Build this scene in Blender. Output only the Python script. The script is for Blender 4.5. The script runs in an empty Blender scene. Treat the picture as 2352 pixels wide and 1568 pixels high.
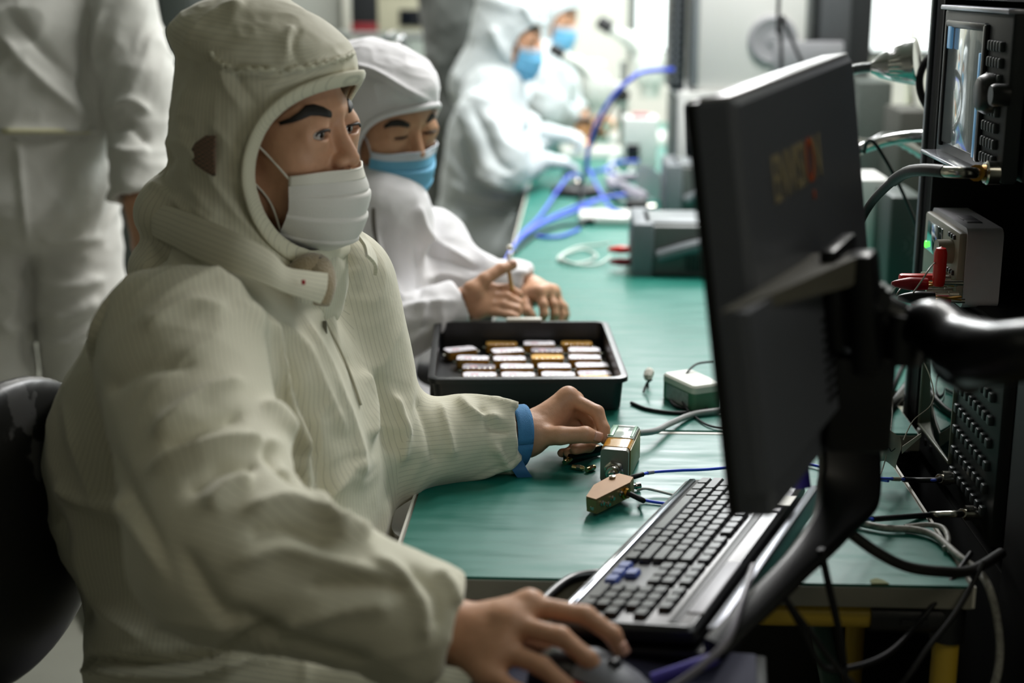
import bpy, bmesh, math, random
import numpy as np
from mathutils import Vector, Matrix, Euler
random.seed(7); np.random.seed(7)
S = bpy.context.scene
COL = S.collection

# ------------------------------------------------------------------ camera
FPX = 3266.7                     # 50 mm lens on a 36 mm sensor, 2352 px wide
PITCH, YAW, CAMZ = math.radians(14.15), math.radians(2.75), 1.37
cam_data = bpy.data.cameras.new('camera'); cam_data.lens = 50; cam_data.sensor_width = 36
cam = bpy.data.objects.new('camera', cam_data); COL.objects.link(cam)
cam.location = (0, 0, CAMZ); cam.rotation_euler = (math.pi/2 - PITCH, 0, YAW)
cam_data.clip_start = 0.02
cam_data.dof.use_dof = True; cam_data.dof.focus_distance = 1.82; cam_data.dof.aperture_fstop = 2.5
S.camera = cam
_f = np.array([-math.sin(YAW)*math.cos(PITCH), math.cos(YAW)*math.cos(PITCH), -math.sin(PITCH)])
_r = np.array([math.cos(YAW), math.sin(YAW), 0.0]); _u = np.cross(_r, _f); _c = np.array([0, 0, CAMZ])
def ray(px, py): return _f + _r*(px-1176)/FPX + _u*(784-py)/FPX
def pt(px, py, d): return _c + ray(px, py)*d                       # point seen at a pixel, d metres deep
def pz(px, py, z): d = ray(px, py); return _c + d*((z-CAMZ)/d[2])   # ... on a level plane
def pX(px, py, X): d = ray(px, py); return _c + d*(X/d[0])          # ... on the plane x = X
def pY(px, py, Y): d = ray(px, py); return _c + d*(Y/d[1])
def proj(P):
    Q = np.asarray(P, float) - _c; z = Q@_f
    return 1176 + FPX*(Q@_r)/z, 784 - FPX*(Q@_u)/z, z

# ------------------------------------------------------------------ render look
S.view_settings.view_transform = 'Standard'; S.view_settings.look = 'None'
S.view_settings.gamma = 1; S.view_settings.use_curve_mapping = False
S.view_settings.exposure = 0.2
S.cycles.use_denoising = True
S.cycles.max_bounces = 6; S.cycles.diffuse_bounces = 3; S.cycles.glossy_bounces = 3; S.cycles.transmission_bounces = 6
S.cycles.sample_clamp_indirect = 4
S.cycles.caustics_reflective = False; S.cycles.caustics_refractive = False
W = bpy.data.worlds.new('world'); S.world = W; W.use_nodes = True
W.node_tree.nodes['Background'].inputs[0].default_value = (0.55, 0.62, 0.58, 1)
W.node_tree.nodes['Background'].inputs[1].default_value = 0.03

def area(name, loc, size, power, color=(1, .97, .9), rot=(0, 0, 0)):
    l = bpy.data.lights.new(name, 'AREA'); l.shape = 'RECTANGLE'; l.size, l.size_y = size
    l.energy = power; l.color = color
    o = bpy.data.objects.new(name, l); COL.objects.link(o); o.location = loc; o.rotation_euler = rot
    return o
LIGHTS = [  # ceiling tubes: x, y, power, colour
    (0.30, 3.7, 36, (1, .98, .96)), (0.75, 3.1, 27, (1, .98, .95)), (0.45, 4.9, 42, (.95, .98, 1)), (-1.1, 4.9, 20, (1, .98, .93)),
    (-0.9, 6.5, 26, (1, .98, .93)), (0.5, 6.5, 46, (.95, .98, 1)), (-1.7, 1.0, 1.2, (1, .94, .78)), (0.9, .0, 5.0, (1, .93, .76)),
]
for i, (x, y, p, c) in enumerate(LIGHTS):
    area('tube_light', (x, y, 2.55), (0.3, 1.15), p, c)

# ------------------------------------------------------------------ materials
def lin(c):
    if isinstance(c, str): c = [int(c[i:i+2], 16)/255 for i in (0, 2, 4)]
    return tuple(((v/12.92) if v <= .04045 else ((v+.055)/1.055)**2.4) for v in c[:3]) + (1,)
_M = {}
def mat(name, col, rough=.5, metal=0, noise=0, nscale=40, bump=0, bscale=200, emit=0, trans=0, spec=.5, alpha=1, stretch=None, rnoise=0, sheen=0, sss=0, coat=0):
    if name in _M: return _M[name]
    m = bpy.data.materials.new(name); m.use_nodes = True; nt = m.node_tree; b = nt.nodes['Principled BSDF']
    c = lin(col); b.inputs['Base Color'].default_value = c; b.inputs['Roughness'].default_value = rough
    b.inputs['Metallic'].default_value = metal; b.inputs['Specular IOR Level'].default_value = spec
    if emit: b.inputs['Emission Color'].default_value = c; b.inputs['Emission Strength'].default_value = emit
    if trans: b.inputs['Transmission Weight'].default_value = trans
    if alpha < 1: b.inputs['Alpha'].default_value = alpha
    if sheen: b.inputs['Sheen Weight'].default_value = sheen
    if coat: b.inputs['Coat Weight'].default_value = coat
    if sss:
        b.inputs['Subsurface Weight'].default_value = sss; b.inputs['Subsurface Radius'].default_value = (.012, .005, .003); b.inputs['Subsurface Scale'].default_value = 1
    if noise or bump or rnoise:
        tc = nt.nodes.new('ShaderNodeTexCoord'); vec = tc.outputs['Object']
        if stretch:
            mp = nt.nodes.new('ShaderNodeMapping'); mp.inputs['Scale'].default_value = stretch; nt.links.new(vec, mp.inputs[0]); vec = mp.outputs[0]
        if noise or rnoise:
            n = nt.nodes.new('ShaderNodeTexNoise'); n.inputs['Scale'].default_value = nscale; n.inputs['Detail'].default_value = 4
            nt.links.new(vec, n.inputs['Vector'])
        if noise:
            mx = nt.nodes.new('ShaderNodeMix'); mx.data_type = 'RGBA'; mx.blend_type = 'MULTIPLY'; mx.inputs[0].default_value = 1
            rp = nt.nodes.new('ShaderNodeMapRange'); rp.inputs[1].default_value = .25; rp.inputs[2].default_value = .75
            rp.inputs[3].default_value = 1-noise; rp.inputs[4].default_value = 1+noise*.3
            nt.links.new(n.outputs[0], rp.inputs[0]); mx.inputs[6].default_value = c; nt.links.new(rp.outputs[0], mx.inputs[7])
            nt.links.new(mx.outputs[2], b.inputs['Base Color'])
        if rnoise:
            rr = nt.nodes.new('ShaderNodeMapRange'); rr.inputs[1].default_value = .3; rr.inputs[2].default_value = .7
            rr.inputs[3].default_value = max(.05, rough-rnoise); rr.inputs[4].default_value = rough+rnoise
            nt.links.new(n.outputs[0], rr.inputs[0]); nt.links.new(rr.outputs[0], b.inputs['Roughness'])
        if bump:
            n2 = nt.nodes.new('ShaderNodeTexNoise'); n2.inputs['Scale'].default_value = bscale; n2.inputs['Detail'].default_value = 3
            nt.links.new(vec, n2.inputs['Vector']); bp = nt.nodes.new('ShaderNodeBump'); bp.inputs['Strength'].default_value = bump; bp.inputs['Distance'].default_value = .002
            nt.links.new(n2.outputs[0], bp.inputs['Height']); nt.links.new(bp.outputs[0], b.inputs['Normal'])
    _M[name] = m; return m

def cloth_mat(name, col, stripe='6a6a62', pitch=.005, amount=.55, rough=.75):
    """woven antistatic cloth: thin dark threads every few millimetres along u of the UV map (metres)"""
    if name in _M: return _M[name]
    m = bpy.data.materials.new(name); m.use_nodes = True; nt = m.node_tree; b = nt.nodes['Principled BSDF']; L = nt.links
    b.inputs['Roughness'].default_value = rough; b.inputs['Sheen Weight'].default_value = .25; b.inputs['Specular IOR Level'].default_value = .35
    uv = nt.nodes.new('ShaderNodeUVMap'); uv.uv_map = 'cloth'
    sx = nt.nodes.new('ShaderNodeSeparateXYZ'); L.new(uv.outputs[0], sx.inputs[0])
    d = nt.nodes.new('ShaderNodeMath'); d.operation = 'DIVIDE'; L.new(sx.outputs[0], d.inputs[0]); d.inputs[1].default_value = pitch
    fr = nt.nodes.new('ShaderNodeMath'); fr.operation = 'PINGPONG'; L.new(d.outputs[0], fr.inputs[0]); fr.inputs[1].default_value = .5
    mr = nt.nodes.new('ShaderNodeMapRange'); mr.inputs[1].default_value = .03; mr.inputs[2].default_value = .10; mr.inputs[3].default_value = amount; mr.inputs[4].default_value = 0
    L.new(fr.outputs[0], mr.inputs[0])
    mx = nt.nodes.new('ShaderNodeMix'); mx.data_type = 'RGBA'; mx.inputs[6].default_value = lin(col); mx.inputs[7].default_value = lin(stripe)
    L.new(mr.outputs[0], mx.inputs[0])
    L.new(mx.outputs[2], b.inputs['Base Color'])
    tc = nt.nodes.new('ShaderNodeTexCoord'); n = nt.nodes.new('ShaderNodeTexNoise'); n.inputs['Scale'].default_value = 60; n.inputs['Detail'].default_value = 5
    L.new(tc.outputs['Object'], n.inputs['Vector']); bp = nt.nodes.new('ShaderNodeBump'); bp.inputs['Strength'].default_value = .25; bp.inputs['Distance'].default_value = .003
    L.new(n.outputs[0], bp.inputs['Height']); L.new(bp.outputs[0], b.inputs['Normal'])
    _M[name] = m; return m

# ------------------------------------------------------------------ mesh helpers
def rotm(rx=0, ry=0, rz=0): return Euler((rx, ry, rz)).to_matrix().to_4x4()
class MB:
    def __init__(s): s.v, s.f, s.mi, s.uv = [], [], [], None
    def add(s, vs, fs, M=None, mi=0):
        o = len(s.v)
        for p in vs:
            p = Vector(p)
            if M is not None: p = M @ p
            s.v.append(tuple(p))
        for f in fs: s.f.append(tuple(i+o for i in f)); s.mi.append(mi)
        return s
    def box(s, c, d, bev=0, M=None, mi=0, seg=2):
        bm = bmesh.new(); bmesh.ops.create_cube(bm, size=1)
        for v in bm.verts: v.co = Vector((v.co.x*d[0], v.co.y*d[1], v.co.z*d[2]))
        if bev: bmesh.ops.bevel(bm, geom=list(bm.edges), offset=min(bev, min(d)*.49), segments=seg, profile=.5, affect='EDGES')
        bm.verts.index_update()
        T = Matrix.Translation(Vector(c)); T = (M @ T) if M is not None else T
        s.add([v.co for v in bm.verts], [[v.index for v in f.verts] for f in bm.faces], T, mi); bm.free(); return s
    def obox(s, c, d, rot, bev=0, mi=0): return s.box((0, 0, 0), d, bev, Matrix.Translation(Vector(c)) @ rot, mi)
    def cyl(s, a, b, r, n=20, r2=None, mi=0, cap=True, M=None):
        a, b = Vector(a), Vector(b); z = (b-a).normalized(); x = z.orthogonal().normalized(); y = z.cross(x); r2 = r if r2 is None else r2
        vs = [a+(x*math.cos(t)+y*math.sin(t))*r for t in [2*math.pi*i/n for i in range(n)]] + [b+(x*math.cos(t)+y*math.sin(t))*r2 for t in [2*math.pi*i/n for i in range(n)]]
        fs = [(i, (i+1) % n, n+(i+1) % n, n+i) for i in range(n)]
        if cap: fs += [tuple(range(n))[::-1], tuple(range(n, 2*n))]
        return s.add(vs, fs, M, mi)
    def lathe(s, prof, a=(0, 0, 0), ax=(0, 0, 1), n=32, mi=0, wob=None):
        """prof: (radius, height) along axis ax from a; closed where radius is 0"""
        a = Vector(a); z = Vector(ax).normalized(); x = z.orthogonal().normalized(); y = z.cross(x); vs, fs = [], []
        for (r, h) in prof:
            for i in range(n):
                t = 2*math.pi*i/n; rr = max(r, 1e-5)*(1 if wob is None else wob(i, h)); vs.append(a+z*h+(x*math.cos(t)+y*math.sin(t))*rr)
        for k in range(len(prof)-1):
            for i in range(n): fs.append((k*n+i, k*n+(i+1) % n, (k+1)*n+(i+1) % n, (k+1)*n+i))
        if prof[0][0] > 1e-4: fs.append(tuple(range(n))[::-1])
        if prof[-1][0] > 1e-4: fs.append(tuple((len(prof)-1)*n+i for i in range(n)))
        return s.add(vs, fs, None, mi)
    def tube(s, pts, r, n=10, mi=0, smooth=0, caps=True, closed=False):
        P = [Vector(p) for p in pts]
        if smooth: P = [Vector(p) for p in spline([tuple(p) for p in P], smooth)]
        R = r if hasattr(r, '__len__') else None
        if R is not None: R = np.interp(np.linspace(0, 1, len(P)), np.linspace(0, 1, len(R)), R)
        vs, fs = [], []; x = None
        m = len(P)
        for i, p in enumerate(P):
            t = (P[(i+1) % m if closed else min(i+1, m-1)] - P[(i-1) % m if closed else max(i-1, 0)]).normalized()
            if x is None: x = t.orthogonal().normalized()
            x = (x - t*x.dot(t)).normalized(); y = t.cross(x); rr = r if R is None else R[i]
            for k in range(n): a = 2*math.pi*k/n; vs.append(p+(x*math.cos(a)+y*math.sin(a))*rr)
        for i in range(m if closed else m-1):
            j = (i+1) % m
            for k in range(n): fs.append((i*n+k, i*n+(k+1) % n, j*n+(k+1) % n, j*n+k))
        if caps and not closed: fs += [tuple(range(n))[::-1], tuple((m-1)*n+k for k in range(n))]
        return s.add(vs, fs, None, mi)
    def prism(s, poly, h, M=None, mi=0):
        """poly: 2-D outline (x, y), extruded from z=0 to z=h"""
        n = len(poly); vs = [(x, y, 0) for x, y in poly] + [(x, y, h) for x, y in poly]
        fs = [tuple(range(n))[::-1], tuple(range(n, 2*n))] + [(i, (i+1) % n, n+(i+1) % n, n+i) for i in range(n)]
        return s.add(vs, fs, M, mi)
    def sheet(s, grid, th=0, mi=0):
        """grid[i][j] of points -> surface, given thickness along its normals"""
        G = np.array(grid, float); a, b = G.shape[:2]
        if th:
            du = np.gradient(G, axis=0); dv = np.gradient(G, axis=1); N = np.cross(du, dv); N /= np.linalg.norm(N, axis=2, keepdims=True)+1e-12
            G2 = G - N*th
        vs = [tuple(p) for p in G.reshape(-1, 3)]; fs = [(i*b+j, i*b+j+1, (i+1)*b+j+1, (i+1)*b+j) for i in range(a-1) for j in range(b-1)]
        if th:
            o = a*b; vs += [tuple(p) for p in G2.reshape(-1, 3)]; fs += [tuple(o+k for k in f[::-1]) for f in fs[:]]
            ring = [j for j in range(b)] + [i*b+b-1 for i in range(1, a)] + [(a-1)*b+j for j in range(b-2, -1, -1)] + [i*b for i in range(a-2, 0, -1)]
            fs += [(ring[k], o+ring[k], o+ring[(k+1) % len(ring)], ring[(k+1) % len(ring)]) for k in range(len(ring))]
        return s.add(vs, fs, None, mi)
    def build(s, name, m, parent=None, smooth=35, loc=None):
        me = bpy.data.meshes.new(name); me.from_pydata(s.v, [], s.f)
        bm = bmesh.new(); bm.from_mesh(me); bmesh.ops.recalc_face_normals(bm, faces=list(bm.faces)); bm.to_mesh(me); bm.free()
        for x in (m if isinstance(m, (list, tuple)) else [m]): me.materials.append(x)
        if any(s.mi): me.polygons.foreach_set('material_index', s.mi)
        return link(name, me, parent, smooth, loc)
def link(name, me, parent=None, smooth=35, loc=None):
    if smooth:
        me.polygons.foreach_set('use_smooth', [True]*len(me.polygons))
        if smooth < 180: me.set_sharp_from_angle(angle=math.radians(smooth))
    o = bpy.data.objects.new(name, me); COL.objects.link(o)
    if parent is not None: o.parent = parent
    if loc is not None: o.location = loc
    return o
def spline(pts, n=8, closed=False):
    """Catmull-Rom through the points, n steps per span"""
    P = np.array(pts, float); m = len(P); out = []
    for i in range(m if closed else m-1):
        if closed: a, b, c, d = P[(i-1) % m], P[i], P[(i+1) % m], P[(i+2) % m]
        else: a, b, c, d = P[max(i-1, 0)], P[i], P[i+1], P[min(i+2, m-1)]
        for k in range(n):
            t = k/n; out.append(.5*((2*b)+(c-a)*t+(2*a-5*b+4*c-d)*t*t+(3*b-a-3*c+d)*t**3))
    if not closed: out.append(P[-1])
    return np.array(out)
def tag(o, label=None, cat=None, group=None, kind=None):
    if label: o['label'] = label
    if cat: o['category'] = cat
    if group: o['group'] = group
    if kind: o['kind'] = kind
    return o
def thing(name, label, cat, loc=(0, 0, 0), rz=0, group=None, rot=None):
    o = bpy.data.objects.new(name, None); COL.objects.link(o); o.location = Vector(loc); o.empty_display_size = .02
    o.rotation_euler = rot if rot is not None else (0, 0, rz)
    return tag(o, label, cat, group)
def frame_thing(name, label, cat, origin, ex, ez, group=None):
    """an Empty whose local x runs along ex and whose local z is as near ez as it can be"""
    x = Vector(ex).normalized(); z = Vector(ez); z = (z - x*z.dot(x)).normalized(); y = z.cross(x)
    o = thing(name, label, cat, origin, 0, group)
    o.rotation_euler = Matrix((x, y, z)).transposed().to_euler(); return o
def structure(o): o['kind'] = 'structure'; return o
def copy_tree(o, parent=None):
    c = o.copy(); COL.objects.link(c)
    if parent is not None: c.parent = parent
    for ch in [x for x in COL.objects if x.parent == o]: copy_tree(ch, c)
    return c
def text_mesh(txt, size, depth=.0004):
    cu = bpy.data.curves.new('t', 'FONT'); cu.body = txt; cu.size = size; cu.extrude = depth; cu.align_x = 'CENTER'; cu.align_y = 'CENTER'
    o = bpy.data.objects.new('t', cu); COL.objects.link(o); dg = bpy.context.evaluated_depsgraph_get()
    me = bpy.data.meshes.new_from_object(o.evaluated_get(dg)); bpy.data.objects.remove(o); bpy.data.curves.remove(cu)
    return me
def text(txt, size, m, parent, M, name='lettering'):
    me = text_mesh(txt, size); me.materials.clear(); me.materials.append(m); me.transform(M)
    return link(name, me, parent, 0)
# ================================================================== the setting
M_WALL = mat('wall_paint', 'd8d8ce', .8, noise=.06, nscale=3)
M_FLOOR = mat('floor_vinyl', '94958a', .45, noise=.12, nscale=6)
M_CEIL = mat('ceiling_tile', 'b8bab2', .9)
def slab(name, lo, hi, m, bev=0):
    lo, hi = np.array(lo, float), np.array(hi, float)
    return structure(MB().box((lo+hi)/2, hi-lo, bev).build(name, m))
slab('floor', (-3.4, -1.2, -.06), (2.6, 7.4, 0), M_FLOOR)
slab('ceiling', (-3.4, -1.2, 2.62), (2.6, 7.4, 2.68), M_CEIL)
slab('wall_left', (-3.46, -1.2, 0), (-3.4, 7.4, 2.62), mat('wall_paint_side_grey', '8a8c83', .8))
slab('wall_right', (2.6, -1.2, 0), (2.66, 7.4, 2.62), M_WALL)
slab('wall_front', (-3.4, -1.26, 0), (2.6, -1.2, 2.62), mat('wall_paint_grey', '7d7f76', .8))
# back wall with a bright interior window in it
WY = 7.0
wa, wb = pY(1462, 60, WY), pY(1545, 104, WY); wx0, wx1, wz0, wz1 = wa[0], 1.75, wb[2]-.02, 2.1
bw = MB()
for lo, hi in (((-3.4, WY, 0), (wx0, WY+.08, 2.62)), ((wx1, WY, 0), (2.6, WY+.08, 2.62)), ((wx0, WY, 0), (wx1, WY+.08, wz0)), ((wx0, WY, wz1), (wx1, WY+.08, 2.62))):
    lo, hi = np.array(lo), np.array(hi); bw.box((lo+hi)/2, hi-lo)
structure(bw.build('wall_back', M_WALL))
wf = MB(); fw = .035
for lo, hi in (((wx0-fw, WY-.02, wz0-fw), (wx0, WY+.08, wz1+fw)), ((wx1, WY-.02, wz0-fw), (wx1+fw, WY+.08, wz1+fw)), ((wx0, WY-.02, wz0-fw), (wx1, WY+.08, wz0)), ((wx0, WY-.02, wz1), (wx1, WY+.08, wz1+fw)), ((.98, WY, wz0), (1.01, WY+.06, wz1))):
    lo, hi = np.array(lo), np.array(hi); wf.box((lo+hi)/2, hi-lo)
win = structure(wf.build('window_1', mat('window_frame_grey', '5b605e', .5)))
structure(MB().box(((wx0+wx1)/2, WY+.05, (wz0+wz1)/2), (wx1-wx0, .012, wz1-wz0)).build('window_pane', mat('window_daylight', 'eef6f4', .3, emit=1.6), win))
# grey partition panels on the left and their bright edge strip
def px_slab(name, x0, y0, x1, y1, Y, th, m, struct=True, bev=.004, zlow=None):
    a, b = pY(x0, y0, Y), pY(x1, y1, Y); z0 = b[2] if zlow is None else zlow
    return slab(name, (a[0], Y, z0), (b[0], Y+th, a[2]), m, bev)
px_slab('wall_partition', 432, -300, 805, 900, 6.2, .06, mat('partition_grey', 'a0a49d', .6, noise=.05, nscale=5), zlow=0)
px_slab('trim_1', 632, -300, 664, 900, 6.17, .03, mat('partition_strip', 'b4b8b4', .5), zlow=0)
px_slab('trim_2', 776, -300, 806, 900, 6.17, .03, mat('partition_post', '75796a', .5), zlow=0)
# yellow line on the floor
a = pz(10, 1508, .001)
structure(MB().box((a[0]-.32, a[1]+.02, .001), (.75, .07, .002), M=None).build('floor_marking', mat('floor_line_yellow', 'b5ad24', .6)))
slab('floor_marking_long', (-1.70, 1.6, 0.0), (-1.63, 6.4, .002), mat('floor_line_yellow', 'b5ad24'))

# ------------------------------------------------------------------ benches
def mat_green():
    m = mat('bench_mat_green', '117062', .42, spec=.45, noise=.14, nscale=9, stretch=(1, 6, 1), rnoise=.10)
    return m
G = mat_green(); M_EDGE = mat('laminate_edge', '8d8b80', .6, noise=.12, nscale=20); M_WHITE_EDGE = mat('white_edge_strip', 'd9d6cb', .45)
M_YEL = mat('yellow_pipe_coating', 'cfae3c', .38); M_BLKP = mat('black_plastic', '17181a', .42); M_BLKM = mat('black_satin_metal', '0d0e10', .35, .2)
M_GREENPIPE = mat('green_pipe_coating', '5d7f78', .45)
def bench(name, label, x0, x1, y0, y1, notch=None):
    t = thing(name, label, 'workbench', (x0, y0, 0))
    w, d = x1-x0, y1-y0
    def out(i): return [(i, i), ((notch[0] if notch else w)-i, i)] + ([(notch[0]-i, notch[1]+i), (w-i, notch[1]+i)] if notch else []) + [(w-i, d-i), (i, d-i)]
    MB().prism(out(0), .022, Matrix.Translation((0, 0, .726))).build('benchtop', M_EDGE, t)
    MB().prism(out(.003), .003, Matrix.Translation((0, 0, .748))).build('green_mat', G, t)
    e = MB(); e.box((-.0015, d/2, .739), (.003, d, .024)); e.box((w+.0015, d/2, .739), (.003, d, .024)); e.box((w/2, d+.0035, .7405), (w, .007, .022)); e.build('edge_strip', M_WHITE_EDGE, t)
    return t, w, d
bt, w, d = bench('workbench', 'nearest workbench, green top on a yellow pipe frame, under the keyboard', -.2, .42, 1.415, 1.93)
r = .0142; zt = .708
def pipe(a, b, name='frame_pipe', m=None): return MB().cyl(a, b, r, 24).build(name, m or M_YEL, bt)
pipe((.02, .022, zt), (w-.02, .022, zt)); pipe((.02, d-.03, zt), (w-.02, d-.03, zt)); pipe((.03, .03, zt-.006), (.03, d-.03, zt-.006)); pipe((w-.018, .03, zt-.006), (w-.018, d-.03, zt-.006))
for x in (.03, w-.018):
    for y in (.022, d-.03):
        pipe((x, y, 0), (x, y, zt-.005), 'leg')
        sgn = 1 if x < .1 else -1
        j = MB(); j.cyl((x, y, zt-.026), (x, y, zt+.018), .0185, 24); j.cyl((x-sgn*.004, y, zt), (x+sgn*.085, y, zt), .0185, 24); j.cyl((x, y, zt-.008), (x, y+(.07 if y < .1 else -.07), zt-.008), .018, 20)
        j.box((x+sgn*.04, y-.0185, zt), (.03, .006, .008), .002); j.build('pipe_joint', M_BLKP, bt)
pipe((w-.06, .06, .30), (w-.12, .42, .68), 'diagonal_brace', M_GREENPIPE)
pipe((.03, .022, .18), (w-.018, .022, .18)); pipe((.03, d-.03, .18), (w-.018, d-.03, .18))
ft, w, d = bench('workbench', 'long green workbench behind the near one, running back past the microscopes', -.16, .86, 1.945, 6.55, (.645, .22))
for x in (.05, w-.05):
    for y in (.30 if x > .1 else .05, 1.6, 3.2, d-.05):
        MB().cyl((x, y, 0), (x, y, .727), .0142, 16).build('leg', M_YEL, ft)
for x in (.05, w-.05): MB().cyl((x, .30 if x > .1 else .05, .70), (x, d-.05, .70), .0142, 16).build('frame_pipe', M_YEL, ft)

uc = thing('under_bench_shade_block', 'added black block filling the shaded space under the far bench', 'cabinet', (-.05, 2.05, 0)); MB().box((.28, .25, .345), (.56, .5, .69), .004).build('body', mat('under_bench_dark', '101113', .5), uc)  # black cabinet added to keep the shaded space under the bench dark
for k in range(2): MB().box((.14+.28*k, -.006, .345), (.272, .012, .66), .003).build('door', mat('under_bench_dark_front', '15171a', .45), uc)
# ================================================================== near bench: tray, modules, connectors
M_TRAY = mat('antistatic_tray_black', '121417', .38, bump=.1, bscale=300)
tA, tB, tC, tD = [np.array(pz(x, y, .805)) for x, y in ((985, 740), (1378, 733), (1482, 868), (1003, 872))]
tc = (tA+tB+tC+tD)/4; tx = (tB-tA+tC-tD); TRZ = math.atan2(tx[1], tx[0])-.03; TW, TD, TH = (np.linalg.norm(tB-tA)+np.linalg.norm(tC-tD))/2-.012, (np.linalg.norm(tD-tA)+np.linalg.norm(tC-tB))/2-.012, .054
tray = thing('parts_tray', 'black open plastic tray full of small metal modules', 'tray', (tc[0]-.004, tc[1], .7512), TRZ)
def rrect(w, d, r, n=5):
    out = []
    for sx, sy, a0 in ((1, 1, 0), (-1, 1, 90), (-1, -1, 180), (1, -1, 270)):
        for k in range(n+1):
            a = math.radians(a0+90*k/n); out.append((sx*(w/2-r)+r*math.cos(a), sy*(d/2-r)+r*math.sin(a)))
    return out
def loops(mb, rings, cap0=True, cap1=True, mi=0):
    n = len(rings[0]); vs = [p for rg in rings for p in rg]; fs = []
    for k in range(len(rings)-1):
        for i in range(n): fs.append((k*n+i, k*n+(i+1) % n, (k+1)*n+(i+1) % n, (k+1)*n+i))
    if cap0: fs.append(tuple(range(n))[::-1])
    if cap1: fs.append(tuple((len(rings)-1)*n+i for i in range(n)))
    return mb.add(vs, fs, None, mi)
def ring(w, d, r, z): return [(x, y, z) for x, y in rrect(w, d, r)]
b = MB(); loops(b, [ring(TW-.03, TD-.03, .012, 0), ring(TW-.012, TD-.012, .016, .003), ring(TW-.006, TD-.006, .016, TH-.012), ring(TW-.005, TD-.005, .016, TH-.004),
                    ring(TW-.011, TD-.011, .014, TH-.004), ring(TW-.012, TD-.012, .014, .006)]); b.build('tray_body', M_TRAY, tray)
b = MB(); loops(b, [ring(TW-.006, TD-.006, .016, TH-.010), ring(TW+.008, TD+.008, .02, TH-.008), ring(TW+.008, TD+.008, .02, TH-.001), ring(TW+.002, TD+.002, .018, TH), ring(TW-.012, TD-.012, .014, TH), ring(TW-.012, TD-.012, .014, TH-.008)], False, False); b.build('rim', M_TRAY, tray)
MB().box((.005, TD/2+.001, TH+.003), (.06, .014, .005), .0015).build('label_holder', mat('off_white_plastic', 'c9c5b8', .5), tray)
MB().box((-TW/2+.002, -TD/2+.05, .03), (.008, .03, .035), .003).build('handle', M_TRAY, tray)

M_LABEL = mat('module_paper_label', 'e6e2ea', .55, noise=.04, nscale=90); M_GOLD = mat('module_gold_plating', 'c79a4b', .36, .75); M_LEAD = mat('module_bare_metal', '9b949c', .35, .7, noise=.1, nscale=80)
M_STEEL = mat('nickel_steel', 'b9b6ae', .22, 1); M_STAMP = mat('red_ink_stamp', 'd9a2ac', .6); M_BRASS = mat('brass', 'b98a3a', .3, 1)
def module_proto(kind, label):
    t = thing('circuit_module', label, 'module', (0, 0, 0), 0, 'modules lying in the black tray')
    top = {'white': M_LABEL, 'gold': M_GOLD, 'grey': M_LEAD}[kind]
    P = [(-.0235, -.011), (-.021, -.0135), (.0215, -.0135), (.0235, -.011), (.0235, .006), (.017, .0115), (.011, .0095), (.004, .0115), (-.006, .0125), (-.018, .0135), (-.0235, .008)]
    P = [(x*1.12, y*1.12) for x, y in P]
    MB().prism(P, .0125).build('body', M_GOLD, t, 30)
    MB().prism([(x*.985, y*.97) for x, y in P], .0011, Matrix.Translation((0, 0, .0126))).build('lid', top, t, 30)
    if kind != 'gold':
        s = MB()
        for k in range(3): s.box((-.012+.004*k, -.001+.002*(k % 2), .01375), (.0028, .006, .0002), 0)
        for k in range(4): s.box((-.013+.003*k, -.006, .01375), (.002, .002, .0002), 0)
        s.build('stamp', M_STAMP, t, 0)
    for sx in (-1, 1):
        MB().cyl((sx*.0232, -.004, .006), (sx*.031, -.004, .006), .0024, 12).cyl((sx*.0285, -.004, .006), (sx*.0325, -.004, .006), .0032, 6).build('coax_connector', M_STEEL, t)
    for k in range(5): MB().cyl((-.017+.0085*k, -.013, .007), (-.017+.0085*k, -.0165, .007), .0014, 8).lathe([(0, .0002), (.0014, .0004), (.0016, .001), (0, .0016)], (-.018+.009*k, -.0115, .0128), n=8).build('screw', M_STEEL, t)
    return t
MOD = [  # photo pixel of the lid's middle, kind, turn
    (1042, 800, 'white', .9), (1152, 785, 'gold', 0), (1238, 785, 'white', .03), (1324, 785, 'gold', 0),
    (1165, 803, 'white', .5), (1256, 802, 'grey', 0), (1342, 801, 'white', .0), (1086, 820, 'white', -.12), (1170, 821, 'white', .08), (1257, 818, 'gold', .02), (1343, 818, 'white', -.03),
    (1100, 840, 'grey', -.06), (1187, 839, 'white', 0), (1273, 838, 'white', .0), (1369, 836, 'white', .12), (1102, 858, 'white', .03), (1190, 858, 'white', 0), (1282, 857, 'white', -.03), (1382, 855, 'grey', .2), (1396, 866, 'gold', .05)]
MLAB = ['white labelled module turned askew in the far left of the tray', 'gold module left in the back row of the tray', 'white labelled module between the two gold ones in the back row', 'gold module at the right end of the back row',
        'bright white module turned in the second row behind the first gold one', 'dull grey module in the second row, in front of the back row white one', 'white module at the right of the second row', 'white module with pink stamp at the left of the third row', 'pale lilac module second in the third row',
        'gold module in the middle of the tray', 'white module right of the middle gold one', 'brownish grey module with screws at the left of the fourth row', 'white module second in the fourth row', 'pale module third in the fourth row, in front of the middle gold one',
        'white module at the right end of the fourth row', 'white module with pink stamp in the near left corner of the tray', 'white module second along the near rim of the tray', 'white module with pink stamp third along the near rim', 'grey module near the right end of the front row', 'gold module peeking over the near rim at the tray right']
protos = {}; TI = Matrix.Translation(tray.location) @ rotm(0, 0, TRZ)
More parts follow.
